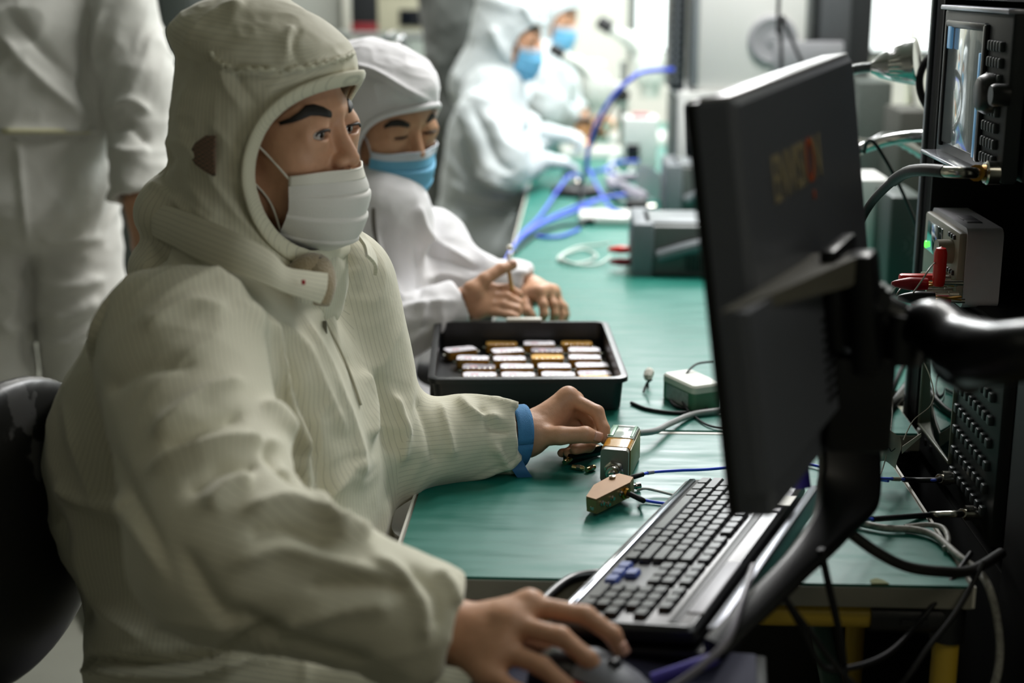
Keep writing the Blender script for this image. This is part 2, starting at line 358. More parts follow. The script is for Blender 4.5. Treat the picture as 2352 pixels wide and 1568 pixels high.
# settle the modules on an even grid inside the tray, in the photographed order
rows = [[1, 2, 3], [0, 4, 5, 6], [7, 8, 9, 10], [11, 12, 13, 14], [15, 16, 17, 18]]
for i, (px, py, kind, turn) in enumerate(MOD):
    p = Vector(pz(px, py, .7512+.024)); q = TI.inverted() @ p
    q.x = max(-TW/2+.040, min(TW/2-.036, q.x)); q.y = max(-TD/2+.028, min(TD/2-.03, q.y))
    o = protos.get(kind)
    if o is None: o = protos[kind] = module_proto(kind, MLAB[i])
    else: o = copy_tree(o)
    o['label'] = MLAB[i]; MOD[i] = (o, q, turn)
def place_modules():
    Q = [(o, q.copy(), t) for o, q, t in MOD]
    ys = {}
    for k, rw in enumerate(rows):
        y = sum(Q[i][1].y for i in rw)/len(rw)
        for i in rw: ys[i] = y
    for i, (o, q, t) in enumerate(Q):
        lift = .0155 if i in (0,) else .0075
        o.location = TI @ Vector((q.x, q.y, .0065 + .0035)); o.rotation_euler = (0, 0, TRZ + t*.45)
place_modules()

# --- silver box with a large coax socket, taped in amber, grey cable behind
def local_frame(p_from, p_to): v = Vector(p_to)-Vector(p_from); return math.atan2(v.y, v.x)
na, nb = pz(1410, 1108, .7512), pz(1456, 1010, .7512)
rz = local_frame(na, nb)-math.pi/2
bx = thing('load_box', 'silver block wrapped in amber tape with a big hex socket on its end', 'electronic module', na, rz)
BL = .105; bw_, bh = .036, .044
M_SILV = mat('cast_aluminium', '8f8e88', .38, .8, noise=.08, nscale=60); M_KAP = mat('amber_tape', 'c98a12', .16, .0, spec=.8, coat=.8); M_PCB = mat('circuit_board_green', '1f7a45', .4)
M_CLEAR = mat('clear_tape', 'c9d6cf', .12, spec=.9, coat=1, noise=.25, nscale=120); M_OLIVE = mat('olive_tape', '87804a', .35, noise=.1, nscale=60)
loops(MB(), [[(x, 0, z+bh/2) for x, z in rrect(bw_, bh, .005)], [(x, BL, z+bh/2) for x, z in rrect(bw_, bh, .005)]]).build('housing', M_SILV, bx, 40)
loops(MB(), [[(x, .012, z+bh/2) for x, z in rrect(bw_+.0014, bh+.0014, .005)], [(x, .05, z+bh/2) for x, z in rrect(bw_+.0014, bh+.0014, .005)]]).build('amber_tape_wrap', M_KAP, bx, 40)
MB().box((bw_/2+.0009, .055, bh/2), (.0012, .088, bh*.86), .0003).build('side_tape', M_OLIVE, bx)
MB().box((0, .072, bh+.001), (bw_*.98, .05, .002), .0008).build('clear_tape_patch', M_CLEAR, bx)
MB().box((-bw_*.36, .072, bh+.0022), (.007, .046, .002), .0005).box((bw_*.40, .072, bh+.0022), (.004, .046, .002), .0005).build('board_edge', M_PCB, bx)
s = MB(); s.lathe([(.0135, 0), (.0135, .0025), (.0115, .0035), (.0115, .008)], (0, 0, .017), (0, -1, 0), 6); s.build('hex_nut', M_STEEL, bx, 30)
s = MB(); s.lathe([(.0095, 0), (.0095, .011), (.0085, .0125), (.0055, .0128), (.0055, .017), (.0042, .0185), (.003, .0185), (.003, .014), (0, .014)], (0, -.004, .017), (0, -1, 0), 28); s.build('coax_socket', M_STEEL, bx, 35)
M_GREYCABLE = mat('grey_cable_jacket', '9a9c9c', .45)
def cable(name, label, pts, r, m, cat='cable', smooth=10, group=None, n=10):
    o = MB().tube(pts, r, n, smooth=smooth).build(name, m, None, 60); return tag(o, label, cat, group)
def pz_(x, y, z): return tuple(pz(x, y, z))
e = (Matrix.Translation(Vector(na)) @ rotm(0, 0, rz))
s = MB().lathe([(.012, 0), (.0115, .006), (.008, .016), (.0055, .022)], (0, BL, .026), (0, 1, .05), 20).build('strain_relief', mat('grey_sleeve', '8c8e8e', .5), bx)
p0 = e @ Vector((0, BL+.018, .027))
cable('grey_cable', 'thick grey cable leaving the taped silver block towards the monitor', [p0, pz_(1502, 990, .768), pz_(1540, 972, .762), pz_(1590, 952, .757), pz_(1640, 944, .757), pz_(1750, 930, .757), pz_(1900, 900, .757)], .0045, M_GREYCABLE)

# --- slim black amplifier with connector ends and two loose connectors
na2, nb2 = pz(1312, 1064, .7512), pz(1378, 1044, .7512); rz2 = local_frame(na2, nb2)
am = thing('slim_module', 'slim black module with amber tape and a coax end, lying behind the silver block', 'electronic module', na2, rz2)
MB().box((.022, 0, .009), (.06, .016, .014), .0015).build('body', mat('black_anodised', '0c0c0e', .18, .4), am)
MB().box((.030, .0, .0165), (.03, .0165, .0012), .0003).build('amber_tape_patch', M_KAP, am)
M_NICK = mat('pale_brass_nickel', 'c9b889', .2, 1)
MB().cyl((-.006, -.004, .009), (-.014, -.006, .008), .0042, 18).cyl((-.010, -.005, .0085), (-.020, -.0075, .0078), .0034, 18).build('coax_end', M_NICK, am)
def conn(label, p, ang):
    t = thing('coax_adapter', label, 'connector', (p[0], p[1], .7512), ang, 'loose coax adapters')
    MB().lathe([(.0034, -.008), (.0034, -.001), (.0028, -.0005), (.0028, .001), (.0036, .0014), (.0036, .007), (.0026, .0072), (.0026, .009)], (0, 0, .0037), (1, 0, 0), 20).build('barrel', M_NICK, t)
    MB().lathe([(.0042, -.0015), (.0042, .0035)], (0, 0, .0042), (1, 0, 0), 6).build('hex_collar', M_STEEL, t, 20); return t
conn('loose coax adapter lying against the slim black module', pz(1328, 1080, .7512), -.35)
conn('short loose coax adapter standing alone next to the silver block', pz(1356, 1082, .7512), .9)

# --- gold machined amplifier on blue coax leads
ga, gb = pz(1340, 1186, .7512), pz(1448, 1140, .7512); rzg = local_frame(ga, gb)
gm = thing('gold_module', 'gold trapezoid module with screws, propped up and wired with blue leads', 'electronic module', (Vector(ga)+Vector(gb))/2+Vector((0, 0, .016)), 0, None, (math.radians(-1), math.radians(-5), rzg))
P = [(-.034, -.013), (.020, -.016), (.033, -.010), (.033, .010), (.024, .014), (-.006, .014), (-.034, .001)]
P = [(x*1.16, y*1.1) for x, y in P]
MB().prism(P, .017, Matrix.Translation((0, 0, -.008))).build('body', mat('gold_machined_side', '8a7850', .45, .6, noise=.12, nscale=70), gm, 25)
MB().prism([(x*.99, y*.99) for x, y in P], .002, Matrix.Translation((0, 0, .0092))).build('lid', mat('copper_gold_lid', '8f6c47', .55, .3, noise=.12, nscale=50), gm, 25)
for x, y, zz in ((-.030, -.014, .003), (-.020, -.0145, -.002), (-.012, -.015, .003), (-.036, -.006, -.002), (.004, -.016, .004)):
    MB().lathe([(.0032, 0), (.0032, .003), (.0022, .0034), (.0022, .006), (0, .006)], (x, y+.001, zz), (0 if x > -.035 else -1, -1, 0), 14).build('screw', M_STEEL, gm)
MB().lathe([(.0075, 0), (.0075, .003), (.006, .004), (.006, .007)], (.012, -.0155, .001), (.1, -1, 0), 20).build('coax_port', M_BRASS, gm)
MB().lathe([(.005, 0), (.005, .004), (.0035, .005), (.0035, .009)], (.033, .004, .002), (1, .2, 0), 18).lathe([(.004, 0), (.004, .003), (0, .004)], (.022, .009, .011), (0, 0, 1), 14).build('side_port', M_STEEL, gm)
GT = Matrix.Translation(gm.location) @ Euler(gm.rotation_euler).to_matrix().to_4x4()
M_BLUEC = mat('blue_coax_jacket', '3c5ae2', .35); M_HEAT = mat('heatshrink_black', '0f0f12', .5, spec=.3); M_CLR = mat('clear_heatshrink', '8d90a0', .3)
def coax(label, pts, bands=(), r=.0019, group='blue coax leads', m=None, name='coax_cable'):
    P = spline([tuple(p) for p in pts], 10); L = np.r_[0, np.cumsum(np.linalg.norm(np.diff(P, axis=0), axis=1))]
    root = tag(MB().tube(P, r, 10).build(name, m or M_BLUEC, None, 60), label, 'cable', group)
    for a, b_, rr, mm, nm in bands:
        k = np.linspace(a, b_, 8); Q = np.stack([np.interp(k*L[-1], L, P[:, i]) for i in range(3)], 1)
        MB().tube(Q, rr, 12).build(nm, mm, root, 60)
    return root
q1 = GT @ Vector((.042, .006, .002)); q2 = GT @ Vector((.013, -.024, .001))
coax('blue coax lead rising from the far end of the gold module', [q1, pz_(1465, 1092, .778), pz_(1500, 1084, .775), pz_(1560, 1080, .772), pz_(1632, 1077, .765), pz_(1810, 1062, .756), pz_(1892, 1073, .756), pz_(1960, 1092, .765), pz_(2040, 1104, .78)],
     [(0, .06, .0032, M_HEAT, 'heatshrink'), (.085, .11, .0024, M_CLR, 'clear_sleeve')])
coax('blue coax lead from the front port of the gold module, under the keyboard', [q2, Vector(q2)+Vector((.016, -.006, -.006)), pz_(1470, 1146, .757), pz_(1500, 1152, .754), pz_(1560, 1160, .754)],
     [(0, .22, .0034, M_HEAT, 'heatshrink'), (.36, .5, .0024, M_CLR, 'clear_sleeve')])
cn = thing('coax_tee', 'small knurled connector lying between gold module and keyboard', 'connector', pz(1452, 1128, .7512), .5)
MB().lathe([(.0035, -.012), (.0045, -.01), (.0045, -.004), (.0035, -.003), (.0035, .004), (.0045, .005), (.0045, .011)], (0, 0, .006), (1, 0, 0), 18).build('barrel', M_STEEL, cn)
cable('grey_lead', 'thin pale lead between the small connector and the keyboard', [pz_(1464, 1126, .758), pz_(1480, 1122, .762), pz_(1505, 1126, .757), pz_(1560, 1140, .754)], .0016, mat('pale_lead', 'b4b2a8', .5))

# --- power adapter by the tray
pa = thing('power_adapter', 'pale green and white adapter block with a printed label beside the monitor', 'adapter', pz(1588, 925, .7512), math.radians(-62))
AH = .040
loops(MB(), [ring(.088, .05, .006, 0), ring(.09, .052, .008, .003), ring(.09, .052, .008, AH-.012)]).build('base_shell', mat('adapter_green', '4d7d60', .45), pa, 40)
loops(MB(), [ring(.0905, .0525, .008, AH-.012), ring(.0905, .0525, .008, AH-.003), ring(.085, .047, .006, AH)]).build('top_shell', mat('adapter_white', 'cfd3c8', .45), pa, 40)
MB().box((-.046, 0, .017), (.0008, .036, .02)).box((.0, -.0264, .015), (.062, .0008, .022)).build('printed_label', mat('adapter_label', 'a9b0ae', .5, noise=.35, nscale=140), pa)
MB().box((-.02, .031, .026), (.014, .014, .012), .002).build('plug', M_BLKP, pa)
cable('black_cable', 'black cable looping from the adapter round to the black tray', [pz_(1620, 898, .765), pz_(1560, 905, .757), pz_(1540, 915, .754), pz_(1560, 935, .754), pz_(1625, 940, .754), pz_(1560, 948, .754), pz_(1490, 940, .754), pz_(1450, 925, .754)], .0028, M_HEAT)
cable('black_cable', 'thin black cable arching over the adapter and down to the bench seam', [pz_(1640, 830, .80), pz_(1600, 836, .80), pz_(1575, 860, .79), pz_(1562, 890, .775), pz_(1572, 930, .758), pz_(1600, 960, .754), pz_(1640, 980, .754), pz_(1720, 985, .754)], .0017, M_HEAT)
cable('black_lead', 'thin black lead between the tray corner and the white taped plug', [pz_(1478, 900, .754), pz_(1486, 880, .765), pz_(1496, 872, .775)], .0018, M_HEAT)
wp = thing('taped_plug', 'crumpled white taped plug standing at the tray corner', 'plug', pz(1488, 890, .7512), .7); wp.scale = (.85, .85, .62)
MB().tube([(0, 0, .02), (.004, .004, .028), (.012, .01, .036), (.018, .016, .04)], [.006, .009, .0095, .006], 8).build('tape_wrap', mat('white_masking_tape', 'c9c8bc', .6, bump=.8, bscale=150), wp, 20)
MB().cyl((0, 0, 0), (0, 0, .022), .002, 8).build('lead', M_HEAT, wp)

# --- bare circuit board behind the keyboard
pb = thing('circuit_board', 'bare green circuit board with solder joints behind the keyboard', 'circuit board', pz(1858, 1028, .7512), .25)
MB().box((0, 0, .002), (.06, .045, .0016), 0).build('board', M_PCB, pb)
MB().cyl((-.008, 0, .003), (-.008, 0, .014), .004, 14).build('capacitor', M_BLKP, pb)
s = MB()
for k in range(14): s.lathe([(.0016, 0), (.0012, .0012), (0, .0016)], (-.024+.008*(k % 7), -.016+.03*(k//7), .0028), n=8)
s.build('solder_joint', M_STEEL, pb)
tag(MB().prism([(-.009, -.006), (.010, -.005), (.006, .003), (-.001, .008), (-.008, .004)], .002, Matrix.Translation(Vector(pz(2018, 1338, .7511)))).build('leaf_scrap', mat('olive_scrap', '6d7446', .8)), 'small olive scrap at the front edge of the near bench', 'scrap')
# ================================================================== monitor on its arm
M_MON = mat('monitor_back_plastic', '5c6069', .36, bump=.05, bscale=500); M_GLOSS = mat('gloss_black', '08080a', .30)
# back of the panel: centre, width direction and up direction, sized as a 19-inch screen
mc = Vector((.219, 1.2916, 1.121)); ex = Vector((.3967, .9170, .0418)); up_ = Vector((-.1353, .0134, .9907)); MW, MH = .3916, .345
mon = frame_thing('monitor', 'black flat monitor seen from behind, hung on a black swivel arm', 'monitor', mc, ex, up_)   # local x along width, z up, -y to the camera
def mbx(c, d, bev=.003): return MB().box(c, d, bev)
# rear shell with chamfered rim
b = MB(); rr = lambda w, h, r, y: [(x, y, z) for x, z in rrect(w, h, r)]
loops(b, [rr(MW-.006, MH-.006, .004, .036), rr(MW, MH, .005, .032), rr(MW, MH, .005, .006), rr(MW-.012, MH-.012, .004, 0)]); b.build('rear_shell', M_MON, mon, 30)
MB().box((0, .0385, MH*.02), (MW-.03, .004, MH*.86), .001).build('screen', mat('screen_glow', 'e2e9ea', .3, emit=1.9), mon)
b = MB()
for c, d in (((0, .037, MH/2-.01), (MW-.002, .01, .02)), ((0, .037, -MH/2+.014), (MW-.002, .01, .028)), ((-MW/2+.009, .037, 0), (.018, .01, MH-.004)), ((MW/2-.009, .037, 0), (.018, .01, MH-.004))): b.box(c, d, .002)
b.build('bezel', M_GLOSS, mon)
MB().box((0, .018, MH/2+.0012), (MW-.006, .026, .003), .001).build('lit_top_edge', mat('painted_top_light', 'c2c2c6', .3), mon)  # ceiling light on the top face, painted in as pale grey
# lower bulge of the rear housing with its bright upper ledge
MI = (Matrix.Translation(mc) @ Euler(mon.rotation_euler).to_matrix().to_4x4()).inverted()
def mon_uv(x, y):
    o_, d_ = MI @ Vector(_c), MI.to_3x3() @ Vector(ray(x, y)); t = -o_.y/d_.y; return o_+d_*t
la, lb, lc = mon_uv(1655, 717), mon_uv(1845, 600), mon_uv(1700, 1150)
dx_ = lb.x-la.x; hb = la.z+MH/2-.012
bx_ = lb.x+.035
bz = [(la.x, la.z), (lb.x, lb.z), (bx_, lb.z-.002), (bx_, lc.z), (la.x+.012, lc.z)]
def bulge(y, k): cx_ = sum(p[0] for p in bz)/5; cz_ = sum(p[1] for p in bz)/5; return [(cx_+(x-cx_)*k, y, cz_+(z_-cz_)*k) for x, z_ in bz]
b = MB(); loops(b, [bulge(.001, 1), bulge(-.012, .995), bulge(-.020, .97)]); b.build('rear_housing', M_MON, mon, 20)
tl_ = Vector((dx_, 0, lb.z-la.z)); nrm = Vector((-tl_.z, 0, tl_.x)).normalized()
A0, A1, A2 = Vector((la.x, -.0005, la.z)), Vector((lb.x, -.0005, lb.z)), Vector((bx_-.005, -.0005, lb.z))
lg_ = MB(); lg_.sheet([[A0+nrm*.001, A1+nrm*.001, A2+Vector((0, 0, .001))], [A0+Vector((.004, -.010, 0))+nrm*.001, A1+Vector((0, -.046, 0))+nrm*.001, A2+Vector((0, -.048, .001))], [A0+Vector((.006, -.012, -.004)), A1+Vector((-.01, -.042, -.022)), A2+Vector((0, -.044, -.022))]], .002)
lg_.build('ledge', mat('monitor_grey_ledge', '66645a', .4), mon, 20)
b = MB()
for k in range(9): b.box((-MW*.12, -.021, -MH*.10-.009*k), (MW*.18, .002, .003), .0005)
b.build('vent_slots', M_GLOSS, mon)
# lettering
LM = Matrix.Translation((-.045, -.0006, MH*.27)) @ rotm(math.pi/2)
M_LET = mat('lettering_champagne', 'b3a684', .4, .1); M_LETO = mat('lettering_orange', 'c45a28', .4)
for ch, dx, mm in (('ENVISI', -.022, M_LET), ('O', .045, M_LETO), ('N', .070, M_LET)):
    text(ch, .046, mm, mon, LM @ Matrix.Translation((dx, 0, 0)) @ Matrix.Diagonal((.78, 1.25, 1, 1)))
MB().box((-.045+.049, -.0008, MH*.27-.030), (.004, .001, .008), .0003).build('lettering_tail', M_LETO, mon)
# ------------------------------------------------------------------ swivel arm carrying it
plate = Matrix.Translation(mc) @ Euler(mon.rotation_euler).to_matrix().to_4x4()
hp = plate @ Vector((-.030, -.020, -.02))
arm = thing('monitor_mount', 'glossy black jointed arm reaching from the rack to the back of the monitor', 'monitor mount', hp)
def A(x, y, d): return Vector(pt(x, y, d)) - hp
b = MB(); Rm = Euler(mon.rotation_euler).to_matrix().to_4x4()
b.box((0, -.007, 0), (.08, .014, .09), .003, Rm); b.build('mount_plate', M_BLKM, arm)
b = MB(); b.box((0, -.026, -.02), (.036, .026, .11), .006, Rm); b.build('tilt_bracket', M_BLKM, arm)
j1, j2, j3 = A(1985, 715, 1.29), A(2075, 745, 1.28), A(2240, 810, 1.20)
MB().tube([Rm @ Vector((.0, -.035, -.005)), A(1975, 712, 1.275), j1], .017, 20).build('neck', M_GLOSS, arm)
b = MB(); b.cyl(j1+Vector((0, 0, -.030)), j1+Vector((0, 0, .022)), .024, 28).cyl(j1+Vector((0, 0, .022)), j1+Vector((0, 0, .026)), .018, 24); b.build('elbow_joint', M_GLOSS, arm, 40)
b = MB(); b.cyl(j2+Vector((0, 0, -.034)), j2+Vector((0, 0, .012)), .022, 28).lathe([(.007, 0), (.007, .006), (.004, .009), (0, .009)], j2+Vector((-.005, 0, .012)), n=16); b.build('pivot_joint', M_GLOSS, arm, 40)
MB().tube([j1, (j1+j2)/2+Vector((0, 0, .004)), j2], .019, 20).build('short_link', M_GLOSS, arm)
MB().tube([j2+Vector((0, 0, -.010)), A(2140, 748, 1.26), A(2195, 790, 1.23), j3], [.018, .024, .027, .030], 24, smooth=6).build('upper_link', M_GLOSS, arm)
MB().tube([j3, A(2300, 812, 1.16), A(2420, 800, 1.12), A(2700, 800, 1.10)], [.030, .026, .024, .024], 24, smooth=6).build('wall_link', M_GLOSS, arm)
MB().tube([A(2150, 780, 1.255), A(2180, 835, 1.24), A(2230, 860, 1.21)], [.01, .016, .018], 16, smooth=5).build('cable_cover', M_BLKM, arm)
# ------------------------------------------------------------------ curved post under the monitor that carries the keyboard tray
K = [(1930, 800, 1.47), (1940, 950, 1.47), (1952, 1060, 1.46), (1945, 1140, 1.44), (1900, 1220, 1.40), (1820, 1310, 1.345), (1720, 1410, 1.29), (1640, 1490, 1.25)]
kp = [Vector(pt(*a)) for a in K]
post = thing('keyboard_stand', 'wide curved black arm sweeping down from the monitor to the keyboard tray', 'stand', kp[3])
def ribbon(P, w, th, side):
    """flat bar following P, w wide along `side`, th thick"""
    P = [Vector(p) for p in spline([tuple(p) for p in P], 8)]; rings = []
    for i, p in enumerate(P):
        t = (P[min(i+1, len(P)-1)]-P[max(i-1, 0)]).normalized(); s = (side - t*side.dot(t)).normalized(); n = t.cross(s); ww = w if not callable(w) else w(i/(len(P)-1))
        rings.append([p+s*x+n*y for x, y in rrect(ww, th, th*.4, 3)])
    return loops(MB(), rings)
sd = Vector((1, .35, 0)).normalized()
ribbon([p-kp[3] for p in kp], lambda u: float(np.interp(u, [0, .25, .42, .55, .7, 1], [.055, .068, .066, .042, .030, .024])), .016, sd).build('curved_bar', M_BLKM, post, 40)
MB().box(Rm @ Vector((-.03, -.034, -MH*.36))+mc-kp[3], (.06, .024, .09), .006).build('upper_clamp', M_BLKM, post)
# ------------------------------------------------------------------ keyboard tray and keyboard
kFL, kFR, kNL, kNR = [Vector(pz(x, y, z)) for x, y, z in ((1585, 1104, .780), (1838, 1096, .800), (1262, 1400, .780), (1590, 1470, .800))]
ky = ((kFL-kNL)+(kFR-kNR)).normalized(); kx = ((kFR-kFL)+(kNR-kNL)).normalized()
KL = ((kFL-kNL).length+(kFR-kNR).length)/2; KW = ((kFR-kFL).length+(kNR-kNL).length)/2
kc = (kFL+kFR+kNL+kNR)/4; kz = kx.cross(ky).normalized()
def kb_thing(name, label, cat, dz): return frame_thing(name, label, cat, kc+kz*dz, ky, kz)   # local x along the keys' rows (away), -y ... +y across
M_KB = mat('keyboard_black', '141518', .35); M_KEY = mat('key_black', '1b1c20', .33); M_KEYB = mat('key_blue', '4a5a9a', .4); M_PAD = mat('keyboard_panel', '1c1d21', .5)
ktr = kb_thing('keyboard_tray', 'black metal tray with rounded wire handle holding the keyboard', 'tray', -.021)
MB().box((0, -.0, -.006), (KL*1.0, KW*1.06, .008), .003).build('tray_plate', M_BLKM, ktr)
MB().tube([(-KL*.10, KW*.48, -.004), (-KL*.11, KW*.60, .0), (-KL*.16, KW*.74, .002), (-KL*.28, KW*.78, .002), (-KL*.44, KW*.76, .0), (-KL*.52, KW*.66, -.002), (-KL*.54, KW*.48, -.004)], .006, 12, smooth=8).build('handle', M_GLOSS, ktr)
b = MB(); b.box((KL*.02, -KW*.57, .004), (KL*.96, .012, .022), .003); b.build('rear_lip', mat('grey_satin_metal', '6f7178', .3, .7), ktr)
MB().box((-.02, -KW*.30, -.022), (.12, .10, .024), .005).build('mount_block', M_BLKM, ktr)
kb = kb_thing('keyboard', 'black full size keyboard with four blue arrow keys and worn grey edge', 'keyboard', -.008)
L2, W2 = KL/2, KW/2
b = MB(); loops(b, [[(x, y, -.008) for x, y in rrect(KL-.004, KW-.004, .008)], [(x, y, -.004) for x, y in rrect(KL, KW, .01)], [(x, y, .004) for x, y in rrect(KL, KW, .01)], [(x, y, .008) for x, y in rrect(KL-.008, KW-.008, .008)]])
b.build('case', M_KB, kb, 40)
# local +y is towards the sitter's space bar side (photo left)
ysgn = 1 if (Matrix.Translation(kc) @ Euler(kb.rotation_euler).to_matrix().to_4x4() @ Vector((0, .1, 0))).x < kc.x else -1
MB().box((0, ysgn*(W2-.012), .0085), (KL*.97, .008, .004), .0015).build('chrome_strip', mat('polished_strip', 'a9adb8', .12, 1), kb)
MB().box((-L2*.55, -ysgn*(W2-.010), .0085), (KL*.30, .016, .003), .001).build('worn_strip', mat('worn_grey_strip', 'bdbbc2', .5), kb)
MB().box((L2*.62, -ysgn*(W2-.010), .0085), (KL*.16, .016, .003), .001).build('worn_strip', mat('worn_grey_strip', 'bdbbc2', .5), kb)
MB().box((0, -ysgn*(W2-.024), .008), (KL*.96, .010, .002), .001).build('label_strip', M_PAD, kb)
U = KL*.955/22.9; x0 = L2*.955; kd = (KW-.056)/6.25
# rows from space bar side (0) to function keys (5); first column is at the far end (local +x)
ROWS = [[1.25, 1.25, 1.25, 6.25, 1.25, 1.25, 1.25, 1.25], [2.25]+[1]*10+[2.75], [1.75]+[1]*11+[2.25], [1.5]+[1]*12+[1.5], [1]*13+[2], [1, -1, 1, 1, 1, 1, -.5, 1, 1, 1, 1, -.5, 1, 1, 1, 1]]
NAV = {0: [1, 1, 1], 1: [-1, 1, -1], 3: [1, 1, 1], 4: [1, 1, 1], 5: [1, 1, 1]}
PAD = {0: [2, 1, 1], 1: [1, 1, 1], 2: [1, 1, 1, 1], 3: [1, 1, 1], 4: [1, 1, 1, 1], 5: [1, 1, 1, -1]}
kmesh = {}
def key(xs, wu, row, m, label=None):
    y = ysgn*(W2-.024-kd*(row+.5) - (.003 if row == 5 else 0)); w = wu*U-.0022; kk = (round(w, 4), m.name)
    if kk not in kmesh:
        bb = MB(); loops(bb, [[(x, yy, 0) for x, yy in rrect(w, kd-.0018, .0012, 2)], [(x, yy, .0035) for x, yy in rrect(w, kd-.0018, .0014, 2)], [(x, yy, .006) for x, yy in rrect(w-.0025, kd-.0045, .0016, 2)]])
        o = bb.build('key', m, kb, 30); kmesh[kk] = o.data
    else:
        o = bpy.data.objects.new('key', kmesh[kk]); COL.objects.link(o); o.parent = kb
    o.location = (xs-wu*U/2, y, .0075)
    if label: o['label'] = label
for row, ws in enumerate(ROWS):
    x = x0
    for wu in ws:
        if wu > 0: key(x, wu, row, M_KEYS if False else (M_KEY if wu < 5 else mat('space_bar_sheen_grey', '5e6066', .22)), 'space bar with its reflection painted grey' if wu > 5 else None)  # reflection on the space bar is put into its grey colour
        x -= abs(wu)*U
for rows_, off in ((NAV, 15.35), (PAD, 18.75)):
    for row, ws in rows_.items():
        x = x0-off*U
        for wu in ws:
            blue = rows_ is NAV and row < 2
            if wu > 0: key(x, wu, row, M_KEYB if blue else M_KEY, 'blue arrow key' if blue else None)
            x -= abs(wu)*U
tag(MB().box((0, 0, 0), (.004, .06, .0006)).build('tape_strip', mat('off_white_plastic', 'c9c5b8')), 'short off-white tape strip on the back edge of the keyboard', 'tape')
tp = bpy.data.objects['tape_strip']; tp.data.transform(Matrix.Diagonal((8, .6, 1, 1))); tp.location = kc+kz*.0045+ky*(L2*.62)-kx*0+kx*(W2*.86); tp.rotation_euler = kb.rotation_euler
# ------------------------------------------------------------------ mouse and pad under the near hand
mp = pz(1440, 1545, .772)
mr = math.atan2(-.55, .8)
mou = thing('computer_mouse', 'grey and black computer mouse under the near hand', 'mouse', (mp[0]-.035, mp[1]+.005, .757), mr)
prof = [(-.052, .020, .012), (-.048, .027, .020), (-.03, .0305, .030), (-.005, .031, .034), (.02, .030, .031), (.042, .028, .023), (.054, .024, .014)]
rings = []
for x, w, h in prof: rings.append([(x, w*math.sin(a), max(0, h*math.cos(a)*1.0)) if abs(a) < 1.57 else (x, w*math.sin(a), 0) for a in [-1.9+3.8*k/16 for k in range(17)]])
loops(MB(), rings).build('shell', mat('mouse_black', '15161a', .3), mou, 50)
rings = [[(x, (w+.0006)*math.sin(a), (h+.0008)*math.cos(a)) for a in [-1.0+2.0*k/12 for k in range(13)]] for x, w, h in [(.0, .031, .034), (.02, .030, .031), (.042, .028, .023), (.055, .024, .0135)]]
MB().sheet(rings, .002).build('button_plate', mat('mouse_grey', '7b7c84', .35), mou, 50)
MB().cyl((.028, -.004, .0285), (.028, .004, .0285), .006, 16).build('scroll_wheel', M_BLKP, mou)
MB().tube([(-.04, -.026, .014), (-.01, -.032, .018), (.03, -.030, .014)], .0022, 8, smooth=5).build('side_stripe', mat('mouse_red_stripe', 'b8343c', .4), mou)
pd = tag(MB().box((0, 0, 0), (.25, .20, .005), .002).build('mouse_pad', mat('mouse_pad_cloth', '2a2c44', .8)), 'dark mouse pad under the mouse at the tray end', 'mouse pad'); pd.location = (mp[0]-.01, mp[1]-.01, .7535); pd.rotation_euler = (0, 0, mr+.5)
mt = thing('mouse_shelf', 'dark shelf plate hung under the keyboard tray for the mouse', 'shelf', (mp[0]-.01, mp[1]-.01, .744), mr+.5)
MB().box((0, 0, 0), (.27, .22, .012), .003).build('plate', M_BLKM, mt)
p0 = Vector(kc)-ky*(KL*.35)+kz*-.03
MB().tube([Vector((.02, .05, 0)), mt.matrix_world.inverted() @ p0 if False else Vector((.10, .16, .0))], .01, 10).build('bracket', M_BLKM, mt)
# ================================================================== instrument rack along the right
RX = .5
def rp(x, y): return pX(x, y, RX)
yB_ = rp(2345, 700)[1]-.02
M_RACK = mat('rack_black_paint', '0c0e10', .65, spec=.2); M_RAIL = mat('rail_grey_metal', '6c7076', .35, .8); M_INST = mat('instrument_dark', '16191a', .42); M_FACE = mat('instrument_face', '1c2224', .5, spec=.35, noise=.1, nscale=30)
RY0, RY1 = pX(2352, 700, RX)[1]-.30, rp(2128, 500)[1]+.03
rk = thing('instrument_rack', 'tall black metal rack of test instruments right of the bench', 'rack', (RX, RY0, 0))
RD = .55; RL = RY1-RY0
for (x, y) in ((.02, RL-.02), (RD, RL-.02), (.02, .02), (RD, .02)):
    MB().box((x+.0, y, .81), (.04, .04, 1.62), .002).build('upright', M_RACK, rk)
MB().box((-.0035, RL-.003, .81), (.007, .012, 1.62), .001).build('edge_rail', M_RAIL, rk)
for z in (.10, .695, .955, 1.61):
    MB().box((RD/2+.02, RL/2, z), (RD-.0, RL-.05, .012), .002).build('shelf', M_RACK, rk)
MB().box((.004, (yB_-RY0)/2, .81), (.012, yB_-RY0, 1.62), .002).build('near_side_panel', M_RACK, rk)
MB().box((RD/2, RL-.045, .80), (RD, .008, 1.58), .001).build('far_side_panel', M_RACK, rk)
MB().box((.012, RL/2, .345), (.012, RL-.03, .688), .002).build('lower_door', M_RACK, rk)
MB().box((RD+.03, RL/2, .81), (.012, RL, 1.62), .001).build('back_panel', M_RACK, rk)
M_SCR = mat('instrument_screen_glass', '16302c', .06, spec=.8, coat=1, emit=0); M_KEYI = mat('instrument_key', '3b4244', .45); M_FOIL = mat('foil_tape', 'c3c5cc', .2, 1)
def YZ(x, y): p = rp(x, y); return p[1], p[2]
